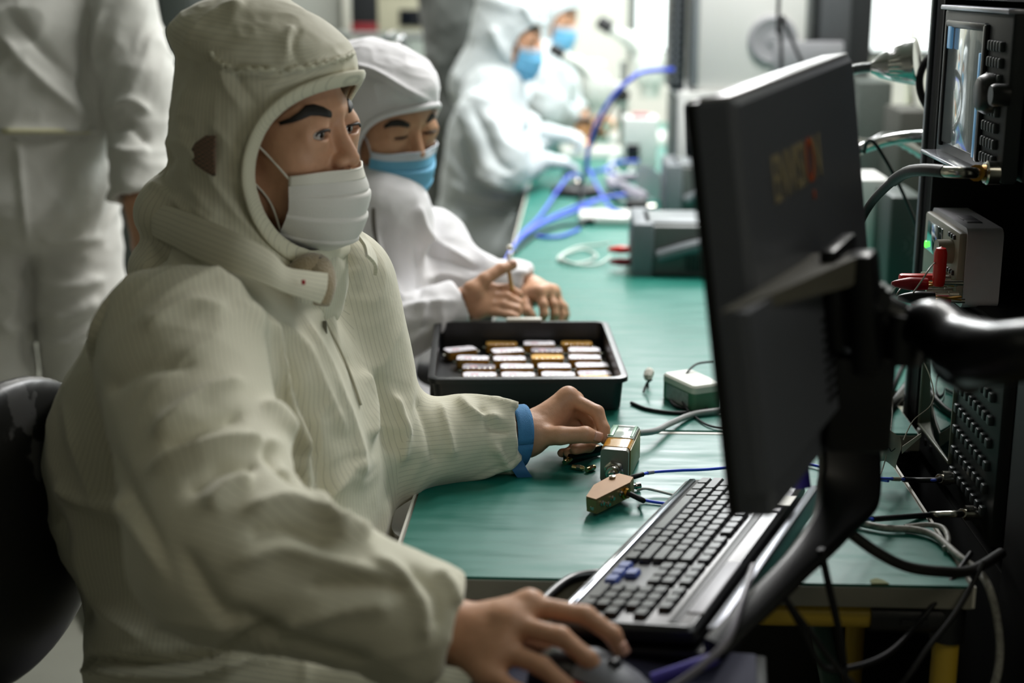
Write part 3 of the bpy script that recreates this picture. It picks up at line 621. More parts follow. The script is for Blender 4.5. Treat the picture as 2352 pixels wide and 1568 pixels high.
# ---- lower analyser: glass screen towards the sitter, keys towards the camera
yA, zA = YZ(2100, 1010); yB = YZ(2290, 1000)[0]
h = .245
lo = thing('signal_analyzer', 'large dark bench analyzer low in the rack with a green-reflecting glass screen', 'test instrument', (RX+.002, yB, .7065))
LY = yA-yB-.012
MB().box((.24, LY/2, h/2), (.44, LY, h), .004).build('case', M_INST, lo)
MB().box((.008, LY/2, h/2), (.016, LY+.006, h+.004), .003).build('front_panel', M_FACE, lo)
sy1, sy0 = YZ(2112, 900)[0]-yB-.02, YZ(2193, 900)[0]-yB
MB().box((-.001, (sy0+sy1)/2, h*.56), (.004, sy1-sy0, h*.78), .001).build('screen', M_SCR, lo)
b = MB()
for c, d in (((-.002, (sy0+sy1)/2, h*.56-h*.40), (.006, sy1-sy0+.012, .004)), ((-.002, (sy0+sy1)/2, h*.56+h*.40), (.006, sy1-sy0+.012, .004)), ((-.002, sy0-.004, h*.56), (.006, .004, h*.8)), ((-.002, sy1+.004, h*.56), (.006, .004, h*.8))): b.box(c, d, .001)
b.build('screen_frame', mat('screen_frame_olive', '6f7466', .4), lo)
for r_ in range(7):
    b = MB()
    for c_ in range(8):
        b.box((-.003, sy0-.022-.021*c_, h*.14+.029*r_), (.008, .011, .012), .002)
    b.build('key_row', M_KEYI, lo)
b = MB()
for c_ in range(2): b.box((-.0005, sy1-.03-.03*c_, .022), (.003, .010, .009), .001)
b.build('usb_port', mat('port_black', '050505', .5), lo)
MB().box((-.003, LY-.02, .028), (.006, .012, .012), .002).build('power_button', mat('white_button', 'cfd2cd', .4), lo)
def nport(label, px, py, parent, Mi):
    p = Mi @ Vector(rp(px, py)); b = MB()
    b.lathe([(.011, 0), (.011, .004), (.008, .005), (.008, .016), (.0095, .016), (.0095, .026), (.006, .027)], (0.006, p.y, p.z), (-1, 0, 0), 24); return b.build('coax_port', M_STEEL, parent)
Mi = Matrix.Translation(lo.location).inverted()
PT = [(2196, 1098), (2250, 1178)]
for x, y in PT: nport('', x, y, lo, Mi)
# ---- plugs and blue coax coming to those ports
for (x, y), pts, lab in (((2196, 1098), [(2155, 1102, -.03), (2100, 1102, -.055), (2060, 1100, -.09), (2000, 1098, -.14)], 'blue coax lead plugged into the upper port of the low analyzer'),
                         ((2250, 1178), [(2205, 1180, -.03), (2140, 1182, -.06), (2060, 1188, -.11), (1960, 1195, -.18), (1880, 1200, -.24)], 'blue coax lead plugged into the lower port of the low analyzer')):
    P = [Vector(rp(x, y))+Vector((-.022, 0, 0))]
    for k, (u, v, dx) in enumerate(pts): P.append(Vector(pX(u, v, RX+dx-.015)))
    coax(lab, P, [(0, .07, .0055, M_STEEL, 'coax_plug'), (.07, .17, .0032, M_BRASS, 'gold_pin'), (.17, .27, .0042, M_STEEL, 'crimp_collar'), (.27, .55, .0034, M_HEAT, 'heatshrink'), (.62, .72, .0026, mat('pale_sleeve', 'a9a08a', .4), 'pale_sleeve')])
# ---- small grey power supply in the middle, with red and black clips
yC, zC = YZ(2143, 470); yD, zD = YZ(2224, 530); z0 = .957
ps = thing('power_supply', 'small light grey supply with a green lamp, red and black clips on its sockets', 'test instrument', (RX-.004, yD, z0))
PH = (zC+zD)/2-z0; PL = yC-yD; PD = .050
loops(MB(), [[(x-.0, y, PH/2+z) for y, z in rrect(PL, PH, .012)] for x in (.004, PD)]).build('case', mat('supply_case_grey', 'b2b1b8', .4, noise=.05, nscale=60), ps, 40)
for v in ps.children: v.location = (0, PL/2, 0)
MB().box((.0, PL/2, PH/2), (.012, PL-.006, PH-.012), .004).build('front_panel', mat('supply_face_beige', '8d8a7c', .45), ps)
MB().box((-.006, PL*.66, PH*.66), (.003, PL*.42, PH*.40), .001).build('display', M_SCR, ps)
MB().cyl((-.004, PL*.18, PH*.66), (-.026, PL*.18, PH*.66), .016, 28).build('knob', mat('knob_beige', '98917f', .4), ps)
gl = Vector(rp(2143, 560)); MB().box((-.006, PL*.90, gl.z-z0), (.004, .009, .010), .002).build('green_lamp', mat('green_lamp_glow', '46ff3a', .3, emit=3.2), ps)
b = MB()
for k in range(4): b.box((-.007, PL*.1+.012*k, PH*.42), (.004, .007, .006), .001)
b.build('button_row', mat('small_black_button', '1a1a1a', .4), ps); b = MB()
for k in range(3): b.box((-.007, PL*.12+.012*k, PH*.86), (.004, .007, .006), .001)
b.build('button_row', mat('small_black_button', '1a1a1a', .4), ps)
b = MB(); b.box((.025, PL*.45, PH+.0), (.02, .035, .003), .001).box((.025, PL*.30, PH+.0), (.02, .02, .003), .001); b.build('top_sticker', mat('sticker_grey', '5c5c64', .5), ps)
SOCK = [(2192, 632), (2200, 640), (2212, 650), (2190, 665), (2204, 676), (2214, 690)]
for x, y in SOCK:
    p = Vector(rp(x, y)); p = Vector((0, p.y-yD, max(.02, min(PH-.01, p.z-z0))))
    MB().lathe([(.0048, 0), (.0048, .012), (.0036, .0125), (.0036, .028), (.0042, .0285), (.0042, .036)], (-.004, p.y, p.z), (-1, 0, 0), 18).build('binding_post', mat('socket_grey', 'a29e92', .35, .3), ps)
M_RED = mat('red_clip_rubber', 'e0231c', .35); M_DRED = mat('dark_red_rubber', '9c1522', .35)
def clip_thing(label, x, y, dx, m, shape): 
    p = Vector(pX(x, y, RX+dx)); t = thing('test_clip', label, 'clip', p, 0, 'clips on the grey supply'); shape(t, m); return t
def upright(t, m): MB().lathe([(0, .05), (.006, .048), (.008, .042), (.008, .012), (.0075, .004), (.006, 0)], (0, 0, -.012), n=20).build('sleeve', m, t); MB().cyl((0, 0, -.008), (.03, 0, -.008), .003, 10).build('plug_pin', M_STEEL, t)
def flat(t, m): MB().box((-.012, 0, 0), (.05, .013, .013), .004).build('sleeve', m, t); MB().cyl((.01, 0, 0), (.03, 0, 0), .003, 10).build('plug_pin', M_STEEL, t)
def croc(t, m): MB().tube([(-.045, 0, 0), (-.038, 0, 0), (-.022, 0, 0), (0, 0, 0)], [.002, .005, .0085, .0075], 14, smooth=4).build('sleeve', m, t); MB().box((.016, 0, .002), (.034, .006, .002), .0006, rotm(0, .12)).box((.016, 0, -.002), (.034, .006, .002), .0006, rotm(0, -.12)).build('jaw', M_BRASS, t)
clip_thing('bright red upright plug sleeve on the grey supply', 2157, 635, -.05, M_RED, upright)
clip_thing('bright red plug lying level behind the upright one', 2130, 640, -.045, M_RED, flat)
clip_thing('dark red crocodile clip reaching left from the grey supply', 2130, 652, -.06, M_DRED, croc)
clip_thing('black crocodile clip under the red ones', 2146, 684, -.06, mat('black_clip_rubber', '0c0a10', .3), croc)
clip_thing('dark red plug below the black clip', 2160, 690, -.045, M_DRED, flat)
M_WIRE = mat('thin_white_wire', 'bdb9ae', .4)
for (pts, lab) in (([(2095, 650, -.08), (2075, 652, -.09), (2055, 662, -.10), (2040, 690, -.10)], 'thin lead from the dark red crocodile clip'), ([(2152, 598, -.05), (2136, 615, -.07), (2120, 640, -.08), (2085, 690, -.09)], 'thin pale wire falling from the upright red plug'), ([(2108, 645, -.06), (2080, 650, -.08), (2060, 675, -.1)], 'thin pale wire from the level red plug')):
    cable('test_lead', lab, [tuple(pX(x, y, RX+d)) for x, y, d in pts], .0010, M_WIRE, n=6)
# ---- upper spectrum analyser, screen taped over with clear film
yE, zE = YZ(2165, 350); zT = YZ(2197, 22)[1]; yN = YZ(2336, 200)[0]
un = thing('spectrum_analyzer', 'upper black analyzer with a film-covered grey screen and silver tape along its lower edge', 'test instrument', (RX-.006, yN, zE))
UH = zT-zE; UL = yE-yN
MB().box((.23, UL/2, UH/2), (.42, UL, UH), .004).build('case', M_INST, un)
MB().box((.006, UL/2, UH/2), (.02, UL, UH+.002), .004).build('front_panel', M_FACE, un)
MB().box((.004, UL/2, UH+.003), (.03, UL, .006), .002).build('top_trim', mat('pale_trim', 'b9bac6', .3, .6), un)
ys0, ys1 = YZ(2280, 200)[0]-yN, YZ(2190, 200)[0]-yN
MB().box((-.004, (ys0+ys1)/2, UH*.50), (.004, ys1-ys0, UH*.80), .001).build('screen', mat('film_screen_grey', '8b9494', .14, coat=1, noise=.25, nscale=25, emit=.10), un)
b = MB()
for c, d in (((-.006, ys0, UH*.5), (.008, .012, UH*.86)), ((-.006, ys1, UH*.5), (.008, .010, UH*.86)), ((-.006, (ys0+ys1)/2, UH*.91), (.008, ys1-ys0, .010))): b.box(c, d, .003)
b.build('screen_surround', M_GLOSS, un)
MB().box((-.008, ys0+.010, UH*.42), (.004, .010, UH*.66), .001).build('blue_film', mat('blue_film_edge', '74b4ea', .25, emit=.15), un)
MB().box((-.008, ys1-.02, UH*.82), (.003, .02, .03), .001).build('blue_film', mat('blue_film_edge', '74b4ea', .25, emit=.15), un)
b = MB(); b.box((-.014, (ys0+ys1)/2, .004), (.030, ys1-ys0+.03, .005), .002, None); b.build('silver_tape', M_FOIL, un)
for r_ in range(8):
    if r_ == 4: continue
    b = MB()
    for c_ in range(5): b.box((-.006, ys0-.022-.012*c_, UH*.12+UH*.098*r_), (.008, .007, .012), .002)
    b.build('key_row', M_KEYI, un)
MB().lathe([(.024, 0), (.024, .012), (.020, .020), (.017, .022), (0, .022)], (-.004, ys0-.05, UH*.52), (-1, 0, 0), 32).build('tuning_knob', M_BLKP, un)
MB().lathe([(.013, 0), (.013, .016), (.011, .020), (0, .020)], (-.004, ys0-.10, UH*.53), (-1, 0, 0), 24).build('small_knob', M_BLKP, un)
# brass adaptor and the thick black cable plugged low on it
pa_ = Vector(rp(2310, 397)); MB().lathe([(.014, 0), (.014, .016), (.012, .018), (.0125, .019)], (0, pa_.y-yN, pa_.z-zE), (-1, 0, 0), 24).build('n_port', M_STEEL, un)
q = [Vector(rp(2285, 397))+Vector((-.02, 0, 0)), Vector(pX(2235, 397, RX-.045)), Vector(pX(2185, 395, RX-.07)), Vector(pX(2120, 390, RX-.09)), Vector(pX(2070, 402, RX-.10)), Vector(pX(2010, 455, RX-.11)), Vector(pX(1975, 510, RX-.12)), Vector(pX(1950, 560, RX-.12))]
coax('thick black cable with brass end from the upper analyzer down behind the monitor', q, [(0, .10, .010, M_BRASS, 'brass_adapter'), (.10, .15, .006, M_BRASS, 'brass_neck'), (.15, .24, .0068, M_STEEL, 'crimp_collar'), (.24, .55, .0075, M_HEAT, 'heatshrink')], .0058, 'rack cables', mat('purple_black_jacket', '141017', .6), 'thick_cable')
tp_ = thing('top_instrument', 'dark instrument on the top shelf of the rack, only its lower edge showing', 'test instrument', (RX+.0, yN, zT+.012)); MB().box((.22, UL/2, .06), (.42, UL-.01, .12), .004).build('case', M_INST, tp_); MB().box((-.002, UL/2, .06), (.006, UL-.02, .11), .002).build('front_panel', M_FACE, tp_)
# ================================================================== smooth solids: distance fields meshed sparsely
import openvdb
f32 = np.float32
def cap(P, a, b, r1, r2=None):
    a = np.asarray(a, f32); b = np.asarray(b, f32); r2 = r1 if r2 is None else r2
    pa = P-a; ba = b-a; L = float(ba@ba)
    h = np.clip((pa@ba)/max(L, 1e-12), 0, 1)
    return np.sqrt(((pa-h[:, None]*ba)**2).sum(1)) - (r1+(r2-r1)*h)
def ell(P, c, r, R=None):
    q = P-np.asarray(c, f32)
    if R is not None: q = q@np.asarray(R, f32)          # columns of R: the ellipsoid's own axes
    r = np.asarray(r, f32); k0 = np.sqrt(((q/r)**2).sum(1)); k1 = np.sqrt(((q/(r*r))**2).sum(1))
    return k0*(k0-1)/np.maximum(k1, 1e-9)
def smin(a, b, k):
    h = np.maximum(k-np.abs(a-b), 0)/k; return np.minimum(a, b)-h*h*k*.25
def smax(a, b, k): return -smin(-a, -b, k)
def sdf_mesh(fn, lo, hi, h, B=16, slack=1.5):
    lo = np.asarray(lo, float); n = np.ceil((np.asarray(hi)-lo)/(h*B)).astype(int)
    I = np.stack(np.meshgrid(*[np.arange(k) for k in n], indexing='ij'), -1).reshape(-1, 3)
    d = fn((lo+(I+.5)*h*B).astype(f32)); lim = h*B*.87*slack
    g = openvdb.FloatGrid(3*h)
    for b in I[d < -lim]: g.fill(tuple(int(x) for x in b*B), tuple(int(x) for x in b*B+B-1), -3*h, False)
    act = I[np.abs(d) <= lim]
    loc = np.stack(np.meshgrid(*[np.arange(B)]*3, indexing='ij'), -1).reshape(-1, 3)
    for s in range(0, len(act), 48):
        a = act[s:s+48]; P = (lo+(a[:, None]*B+loc[None])*h).reshape(-1, 3).astype(f32)
        D = np.clip(fn(P), -3*h, 3*h).reshape(len(a), B, B, B)
        for k, b in enumerate(a): g.copyFromArray(np.ascontiguousarray(D[k]), ijk=tuple(int(x) for x in b*B))
    V, Q = g.convertToQuads(0.0)[:2]
    return lo+np.asarray(V, float)*h, np.asarray(Q)
def np_mesh(name, V, Q, m, parent=None, smooth=180, relax=0, mats=None, mi=None):
    me = bpy.data.meshes.new(name); V = np.asarray(V)
    me.vertices.add(len(V)); me.vertices.foreach_set('co', V.astype(f32).ravel())
    me.loops.add(Q.size); me.loops.foreach_set('vertex_index', Q.astype(np.int32).ravel())
    me.polygons.add(len(Q)); me.polygons.foreach_set('loop_start', np.arange(0, Q.size, Q.shape[1], dtype=np.int32))
    me.update(calc_edges=True)
    for x in (mats or [m]): me.materials.append(x)
    if mi is not None: me.polygons.foreach_set('material_index', np.asarray(mi, np.int32))
    o = link(name, me, parent, smooth); return o
def relax(V, Q, n=1, w=.5):
    E = np.concatenate([Q[:, [0, 1]], Q[:, [1, 2]], Q[:, [2, 3]], Q[:, [3, 0]]])
    for _ in range(n):
        S_ = np.zeros_like(V); C = np.zeros(len(V))
        for k in range(3): S_[:, k] = np.bincount(E[:, 0], V[E[:, 1], k], len(V)) + np.bincount(E[:, 1], V[E[:, 0], k], len(V))
        C = np.bincount(E.ravel(), minlength=len(V)); V = V*(1-w)+w*S_/np.maximum(C, 1)[:, None]
    return V
def vnormals(V, Q):
    N = np.cross(V[Q[:, 2]]-V[Q[:, 0]], V[Q[:, 3]]-V[Q[:, 1]]); out = np.zeros_like(V)
    for c in range(4):
        for k in range(3): out[:, k] += np.bincount(Q[:, c], N[:, k], len(V))
    return out/np.maximum(np.linalg.norm(out, axis=1, keepdims=True), 1e-12)
def vnoise(P, s, seed=0):
    """smooth value noise in 0..1; s is the feature size"""
    X = np.asarray(P, float)/s+seed*17.31; i = np.floor(X).astype(np.int64); f = X-i; f = f*f*(3-2*f); out = 0
    for dx in (0, 1):
        for dy in (0, 1):
            for dz in (0, 1):
                h = ((i[:, 0]+dx)*73856093 ^ (i[:, 1]+dy)*19349663 ^ (i[:, 2]+dz)*83492791 ^ (seed*2654435)) & 0xffffff
                h = (h*1103515245+12345) & 0x7fffffff; h = ((h >> 8) ^ h)*2654435761 & 0xffff
                w = (f[:, 0] if dx else 1-f[:, 0])*(f[:, 1] if dy else 1-f[:, 1])*(f[:, 2] if dz else 1-f[:, 2]); out = out+w*(h/65535.)
    return out
def ridged(P, s, seed=0, sharp=2.0): return (1-np.abs(2*vnoise(P, s, seed)-1))**sharp
def rumple(V, Q, amp, size, seed=1, aniso=(1, 1, 1), relax_n=1):
    """cloth folds: broad soft ridges and finer creases, pushed along the surface normal"""
    N = vnormals(V, Q); P = V*np.array(aniso)
    warp = np.stack([vnoise(P, size*1.6, seed+5), vnoise(P, size*1.6, seed+6), vnoise(P, size*1.6, seed+7)], 1)-.5
    d = amp*(ridged(P+warp*size*1.2, size, seed, 1.6)-.45) + amp*.35*(ridged(P+warp*size, size*.42, seed+1, 2)-.4)
    return V+N*d[:, None]
def drape(V, Q, bones, amp, st=.055, sa=.16, seed=1, sharp=2.6, skew=.03):
    """folds that run round sleeves and legs and slant across the body"""
    N = vnormals(V, Q); P = V.astype(f32); Dk = np.stack([cap(P, a, b, r1, r2) for a, b, r1, r2, ref in bones], 1); Wt = np.exp(-(Dk-Dk.min(1, keepdims=True))/.018); Wt /= Wt.sum(1, keepdims=True); out = np.zeros(len(V))
    for k, (a, b, r1, r2, ref) in enumerate(bones):
        m_ = Wt[:, k] > .01
        if not m_.any(): continue
        a = np.asarray(a, float); ax = np.asarray(b, float)-a; ax /= np.linalg.norm(ax); e1 = np.asarray(ref, float); e1 = e1-ax*(e1@ax); e1 /= np.linalg.norm(e1); e2 = np.cross(ax, e1)
        R = V[m_]-a; t = R@ax; x_, y_ = R@e1, R@e2; rr_ = np.hypot(x_, y_)+1e-6; c, s_ = x_/rr_, y_/rr_; r0 = (r1+r2)/2; w1 = (vnoise(V[m_], .11, seed+k)-.5)*.09+(vnoise(V[m_], .045, seed+k+9)-.5)*.03; mod = np.clip((vnoise(V[m_], .15, seed+k+31)-.34)*3.2, .08, 1)
        C = np.stack([(t+w1+skew*c+skew*1.4*s_)/st, c*r0/sa, s_*r0/sa], 1)
        n1 = (1-np.abs(2*vnoise(C, 1., seed+3*k)-1))**sharp; C[:, 0] *= 2.1; C[:, 1:] *= 1.6; n2 = (1-np.abs(2*vnoise(C, 1., seed+3*k+1)-1))**sharp
        out[m_] += mod*Wt[m_, k]*(n1-.3+.4*(n2-.3))*amp
    return V+N*out[:, None]
def strokes(V, Q, S_, gain=1.0, depth=None):
    """fold lines drawn on the side of a garment that faces the photographer: each is (pixel polyline, half-width px, height mm)"""
    N = vnormals(V, Q); x, y, z = proj(V); face = np.clip(((_c-V)*N).sum(1)/np.linalg.norm(_c-V, axis=1)*2.5+.35, 0, 1)
    D = np.zeros(len(V)); XY = np.stack([x, y], 1)
    for pts, w, a in S_:
        C = spline([(px, py, 0) for px, py in pts], 6)[:, :2]
        sel = np.where((x > C[:, 0].min()-3*w) & (x < C[:, 0].max()+3*w) & (y > C[:, 1].min()-3*w) & (y < C[:, 1].max()+3*w))[0]
        if not len(sel): continue
        best = np.full(len(sel), 1e9); tt = np.zeros(len(sel)); P = XY[sel]
        for k in range(len(C)-1):
            u = C[k+1]-C[k]; L = max(u@u, 1e-9); h = np.clip(((P-C[k])@u)/L, 0, 1); dd = np.linalg.norm(P-C[k]-h[:, None]*u, axis=1)
            m_ = dd < best; best[m_] = dd[m_]; tt[m_] = (k+h[m_])/(len(C)-1)
        taper = np.clip(np.minimum(tt, 1-tt)*5+.25, 0, 1)
        q = best/w
        D[sel] += a*.001*gain*taper*np.exp(-np.abs(q)**1.25*1.2)
    return V+N*(D*face)[:, None]
def cloth_uv(o, V, Q, bones):
    """UV map 'cloth' in metres: u round the limb or body, v along it; every face takes its nearest bone"""
    C = V[Q].mean(1).astype(f32); best = np.full(len(C), 1e9); reg = np.zeros(len(C), int)
    for k, (a, b, r1, r2, ref) in enumerate(bones):
        d = cap(C, a, b, r1, r2); m_ = d < best; best[m_] = d[m_]; reg[m_] = k
    UV = np.zeros((len(Q), 4, 2))
    for k, (a, b, r1, r2, ref) in enumerate(bones):
        f = np.where(reg == k)[0]
        if not len(f): continue
        a = np.asarray(a, float); ax = np.asarray(b, float)-a; ax /= np.linalg.norm(ax)
        e1 = np.asarray(ref, float); e1 = e1-ax*(e1@ax); e1 /= np.linalg.norm(e1); e2 = np.cross(ax, e1)
        P = V[Q[f]]-a; ang = np.arctan2(P@e2, P@e1); ang = np.where(ang < ang[:, :1]-np.pi, ang+2*np.pi, ang); ang = np.where(ang > ang[:, :1]+np.pi, ang-2*np.pi, ang)
        UV[f, :, 0] = ang*(r1+r2)/2+5; UV[f, :, 1] = P@ax
    l = o.data.uv_layers.new(name='cloth'); l.data.foreach_set('uv', UV.astype(f32).ravel())
def trace(fn, px, py, d0, d1, n=90):
    """first point of the solid along the line of sight"""
    r = ray(px, py); t = np.linspace(d0, d1, n); D = fn((_c+t[:, None]*r).astype(f32)); k = np.where(D < 0)[0]
    if not len(k): k = np.argmin(D); return _c+t[k]*r
    k = k[0]
    if k == 0: return _c+t[0]*r
    u = D[k-1]/(D[k-1]-D[k]); return _c+(t[k-1]+u*(t[k]-t[k-1]))*r
class Frame:
    def __init__(s, o, fwd, up=(0, 0, 1), roll=0):
        s.o = np.asarray(o, float); F = np.asarray(fwd, float); F /= np.linalg.norm(F); U = np.asarray(up, float); U = U-F*(U@F); U /= np.linalg.norm(U)
        R = np.cross(F, U)
        if roll: R, U = R*math.cos(roll)+U*math.sin(roll), U*math.cos(roll)-R*math.sin(roll)
        s.M = np.stack([R, F, U], 1)                     # local x right, y forward, z up
    def w(s, p): return s.o+np.asarray(p, float)@s.M.T
    def l(s, P): return ((np.asarray(P)-s.o)@s.M).astype(f32)
    def mat4(s): m = np.eye(4); m[:3, :3] = s.M; m[:3, 3] = s.o; return Matrix(m.tolist())
def az(deg, el=0): a, e = math.radians(deg), math.radians(el); return (math.cos(a)*math.cos(e), math.sin(a)*math.cos(e), math.sin(e))

# ------------------------------------------------------------------ head, in its own frame: eyes at z = 0, y forward
EYE = (.0315, .0752, 0)
def head_sdf(q, lid=.0046, nose=1.0):
    m = q.copy(); m[:, 0] = np.abs(m[:, 0])              # left and right alike
    d = ell(q, (0, -.012, .028), (.074, .095, .092))
    d = smin(d, ell(q, (0, .030, -.035), (.064, .060, .085)), .03)
    d = smin(d, cap(m, (.047, .005, -.070), (.012, .066, -.108), .020, .019), .03)
    d = smin(d, ell(m, (.043, .058, -.028), (.026, .026, .022)), .022)
    d = smin(d, cap(m, (0, .0805, .020), (.043, .066, .021), .0125, .011), .014)
    d = smin(d, ell(m, (.033, .081, -.001), (.027, .007, .015)), .016)
    d = smin(d, ell(m, (.044, .053, .000), (.018, .018, .022)), .024)
    d = smax(d, -ell(m, (.0155, .096, -.001), (.0062, .010, .0095)), .018)
    if nose <= 0: pass
    else: d = smin(d, cap(q, (0, .087, .004), (0, .1045*nose, -.030), .0070, .0100), .010)
    if nose > 0: d = smin(d, ell(m, (.0125, .096, -.033), (.0078, .010, .0072)), .006)
    if nose > 0: d = smax(d, -ell(m, (.0065, .099, -.0400), (.0032, .006, .003)), .003)
    d = smin(d, ell(q, (0, .086, -.071), (.025, .014, .007)), .008); d = smin(d, ell(q, (0, .085, -.081), (.021, .013, .007)), .006)
    d = smin(d, ell(q, (0, .082, -.110), (.020, .016, .016)), .015)
    d = smin(d, ell(m, (.076, -.006, -.012), (.010, .020, .031)), .008)
    e = np.sqrt(((m-np.array(EYE, f32))**2).sum(1))
    d = smin(d, e-.0139, .013)                            # lids over the eyeball
    if lid > 0:
        c = np.array([[1, .0, 0], [0, 1, 0], [0, 0, 1]], f32)
        d = smax(d, -ell(m, (.0338, .0910, -.0008), (.0195, .0150, lid*1.25)), .0015)
        d = np.where((e < .0125) & (m[:, 1] > .0757), np.maximum(d, .0125-e), d)
    d = smin(d, cap(q, (0, -.018, -.07), (0, -.045, -.19), .056, .060), .03)
    return d
def surf(fn, p, dirv, r0=.25):
    """outermost point of the field along dirv from p (local)"""
    t = np.linspace(0, r0, 240); P = (np.asarray(p, float)+t[:, None]*np.asarray(dirv, float)).astype(f32); D = fn(P); k = np.where(D < 0)[0]
    k = k[-1] if len(k) else 0; k = min(k, 238); u = D[k]/(D[k]-D[k+1]+1e-12); return np.asarray(p, float)+(t[k]+np.clip(u, 0, 1)*(t[1]-t[0]))*np.asarray(dirv, float)
M_SKIN = mat('skin_warm', 'cd9c7c', .5, noise=.10, nscale=90, sss=.12, spec=.4, bump=.12, bscale=600)
M_HAIR = mat('brow_hair', '17120f', .6); M_EYEW = mat('eye_white', 'd8d4cc', .15); M_IRIS = mat('iris_brown', '1d120c', .1, coat=1)
def eyeball(parent, fr, side, gaze):
    r = .0124; c = fr.w((side*EYE[0], EYE[1], EYE[2])); g = Vector(fr.M @ np.asarray(gaze, float)).normalized()
    mb = MB(); prof = [(0, r)] + [(r*math.sin(a), r*math.cos(a)) for a in [.12, .22, .3, .36, .42, .48, .52, .7, .95, 1.2, 1.57, 2.0, 2.5]] + [(0, -r)]
    mb.lathe([(a, b) for a, b in prof][::-1], c, g, 28)
    nseg = len(prof)-1; mb.mi = []
    for k in range(nseg): mb.mi += [1 if (nseg-1-k) < 6 else 0]*28
    return mb.build('eye', [M_EYEW, M_IRIS], parent, 180)
def brow(parent, fr, fn, side, pts, name='eyebrow'):
    g = []
    for (x, z, h) in pts:
        row = []
        for s in np.linspace(-1, 1, 7):
            p = surf(fn, (side*x, 0, z+s*h), (side*.12, 1, 0)); row.append(fr.w(p+np.array([side*min(.0014, abs(x)*.03), .0013*(1-s*s)+.0006, 0])))
        g.append(row)
    return MB().sheet(g, .0015).build(name, M_HAIR, parent, 180)
def lash(parent, fr, side, lid=.0046):
    pts = []
    for t in np.linspace(-1, 1, 13):
        x = .0335+.0165*t; z = lid*1.1*math.sqrt(max(0, 1-t*t))-.0006
        pts.append(fr.w(surf(lambda q: head_sdf(q, 0), (side*x, 0, z), (0, 1, 0))+np.array([0, .0004, 0])))
    return MB().tube(pts, [.0005, .0014, .0017, .0013], 6).build('eyelash', M_HAIR, parent, 180)
def mask(parent, fr, fn, m_up, m_top, top=(-.033, -.022), bottom=-.138, half=62, name='face_mask', pleat=1.0):
    """surgical mask: pleated sheet wrapped over nose and chin, with wire edge and ear loops"""
    na_, nz_ = 49, 60; G = []
    soft = lambda q: smin(smin(head_sdf(q, 0, 0), cap(q, (0, .092, -.030), (0, .074, -.105), .013, .026), .03), ell(q, (0, .045, -.075), (.066, .058, .05)), .03)
    for j in range(nz_):
        v = j/(nz_-1); row = []
        for i in range(na_):
            s = -1+2*i/(na_-1); a = math.radians(half)*s*(1 + .30*max(0, v-.45))
            zt = top[0]+(top[1]-top[0])*math.exp(-(s*3.2)**2); z = zt+(bottom-zt)*v + .012*abs(s)**2*v - .004*abs(s)**3*(1-v)
            c = np.array([0, .0, z*1.0]); p = surf(soft, c, (math.sin(a), math.cos(a), 0))
            f_ = (v*3.6+.12*s*s) % 1; pl = pleat*.0042*((1-f_) if f_ > .1 else f_/.1*.9)*(1-.35*abs(s)); off = .0025+.002*math.sin(v*math.pi)*(1-s*s) + (pl if .26 < v < .9 else pleat*.0015)
            if v > .86: off -= .010*(v-.86)/.14
            row.append(fr.w(p+np.array([math.sin(a), math.cos(a), 0])*off))
        G.append(row)
    Nf = np.array(G)
    for _ in range(4):
        Nf[:, 1:-1] = .5*Nf[:, 1:-1]+.25*(Nf[:, :-2]+Nf[:, 2:])
    for _ in range(5): Nf[1:9] = .5*Nf[1:9]+.25*(Nf[0:8]+Nf[2:10])
    o = MB().sheet(Nf, .0012).build(name, m_up, parent, 60)
    e = MB().tube([tuple(p+fr.M[:, 1]*.0006) for p in Nf[0]], .0016, 6).build('wire_edge', m_top, o, 180)
    MB().sheet([[tuple(np.array(p)+fr.M @ np.array([math.sin(math.radians(half)*(-1+2*i/(na_-1))), math.cos(math.radians(half)*(-1+2*i/(na_-1))), 0])*.0009) for i, p in enumerate(Nf[k])] for k in range(0, 8)], .0006).build('nose_band', m_top, o, 180)
    for sd, i in ((-1, 0), (1, na_-1)):
        for k, e_ in ((1, (.079, .012, .004)), (nz_-14, (.076, .0, -.035))):
            a_ = Nf[k][i]; b_ = fr.w((sd*e_[0], e_[1], e_[2])); mid = surf(fn, (0, .0, fr.l(np.array([(a_+b_)/2]))[0][2]), np.array([sd*.85, .45, 0])/np.linalg.norm([.85, .45])); MB().tube([a_, fr.w(mid+np.array([sd*.0015, .0015, 0])), b_], .0014, 6, smooth=6).build('ear_loop', m_top, o, 180)
    return o
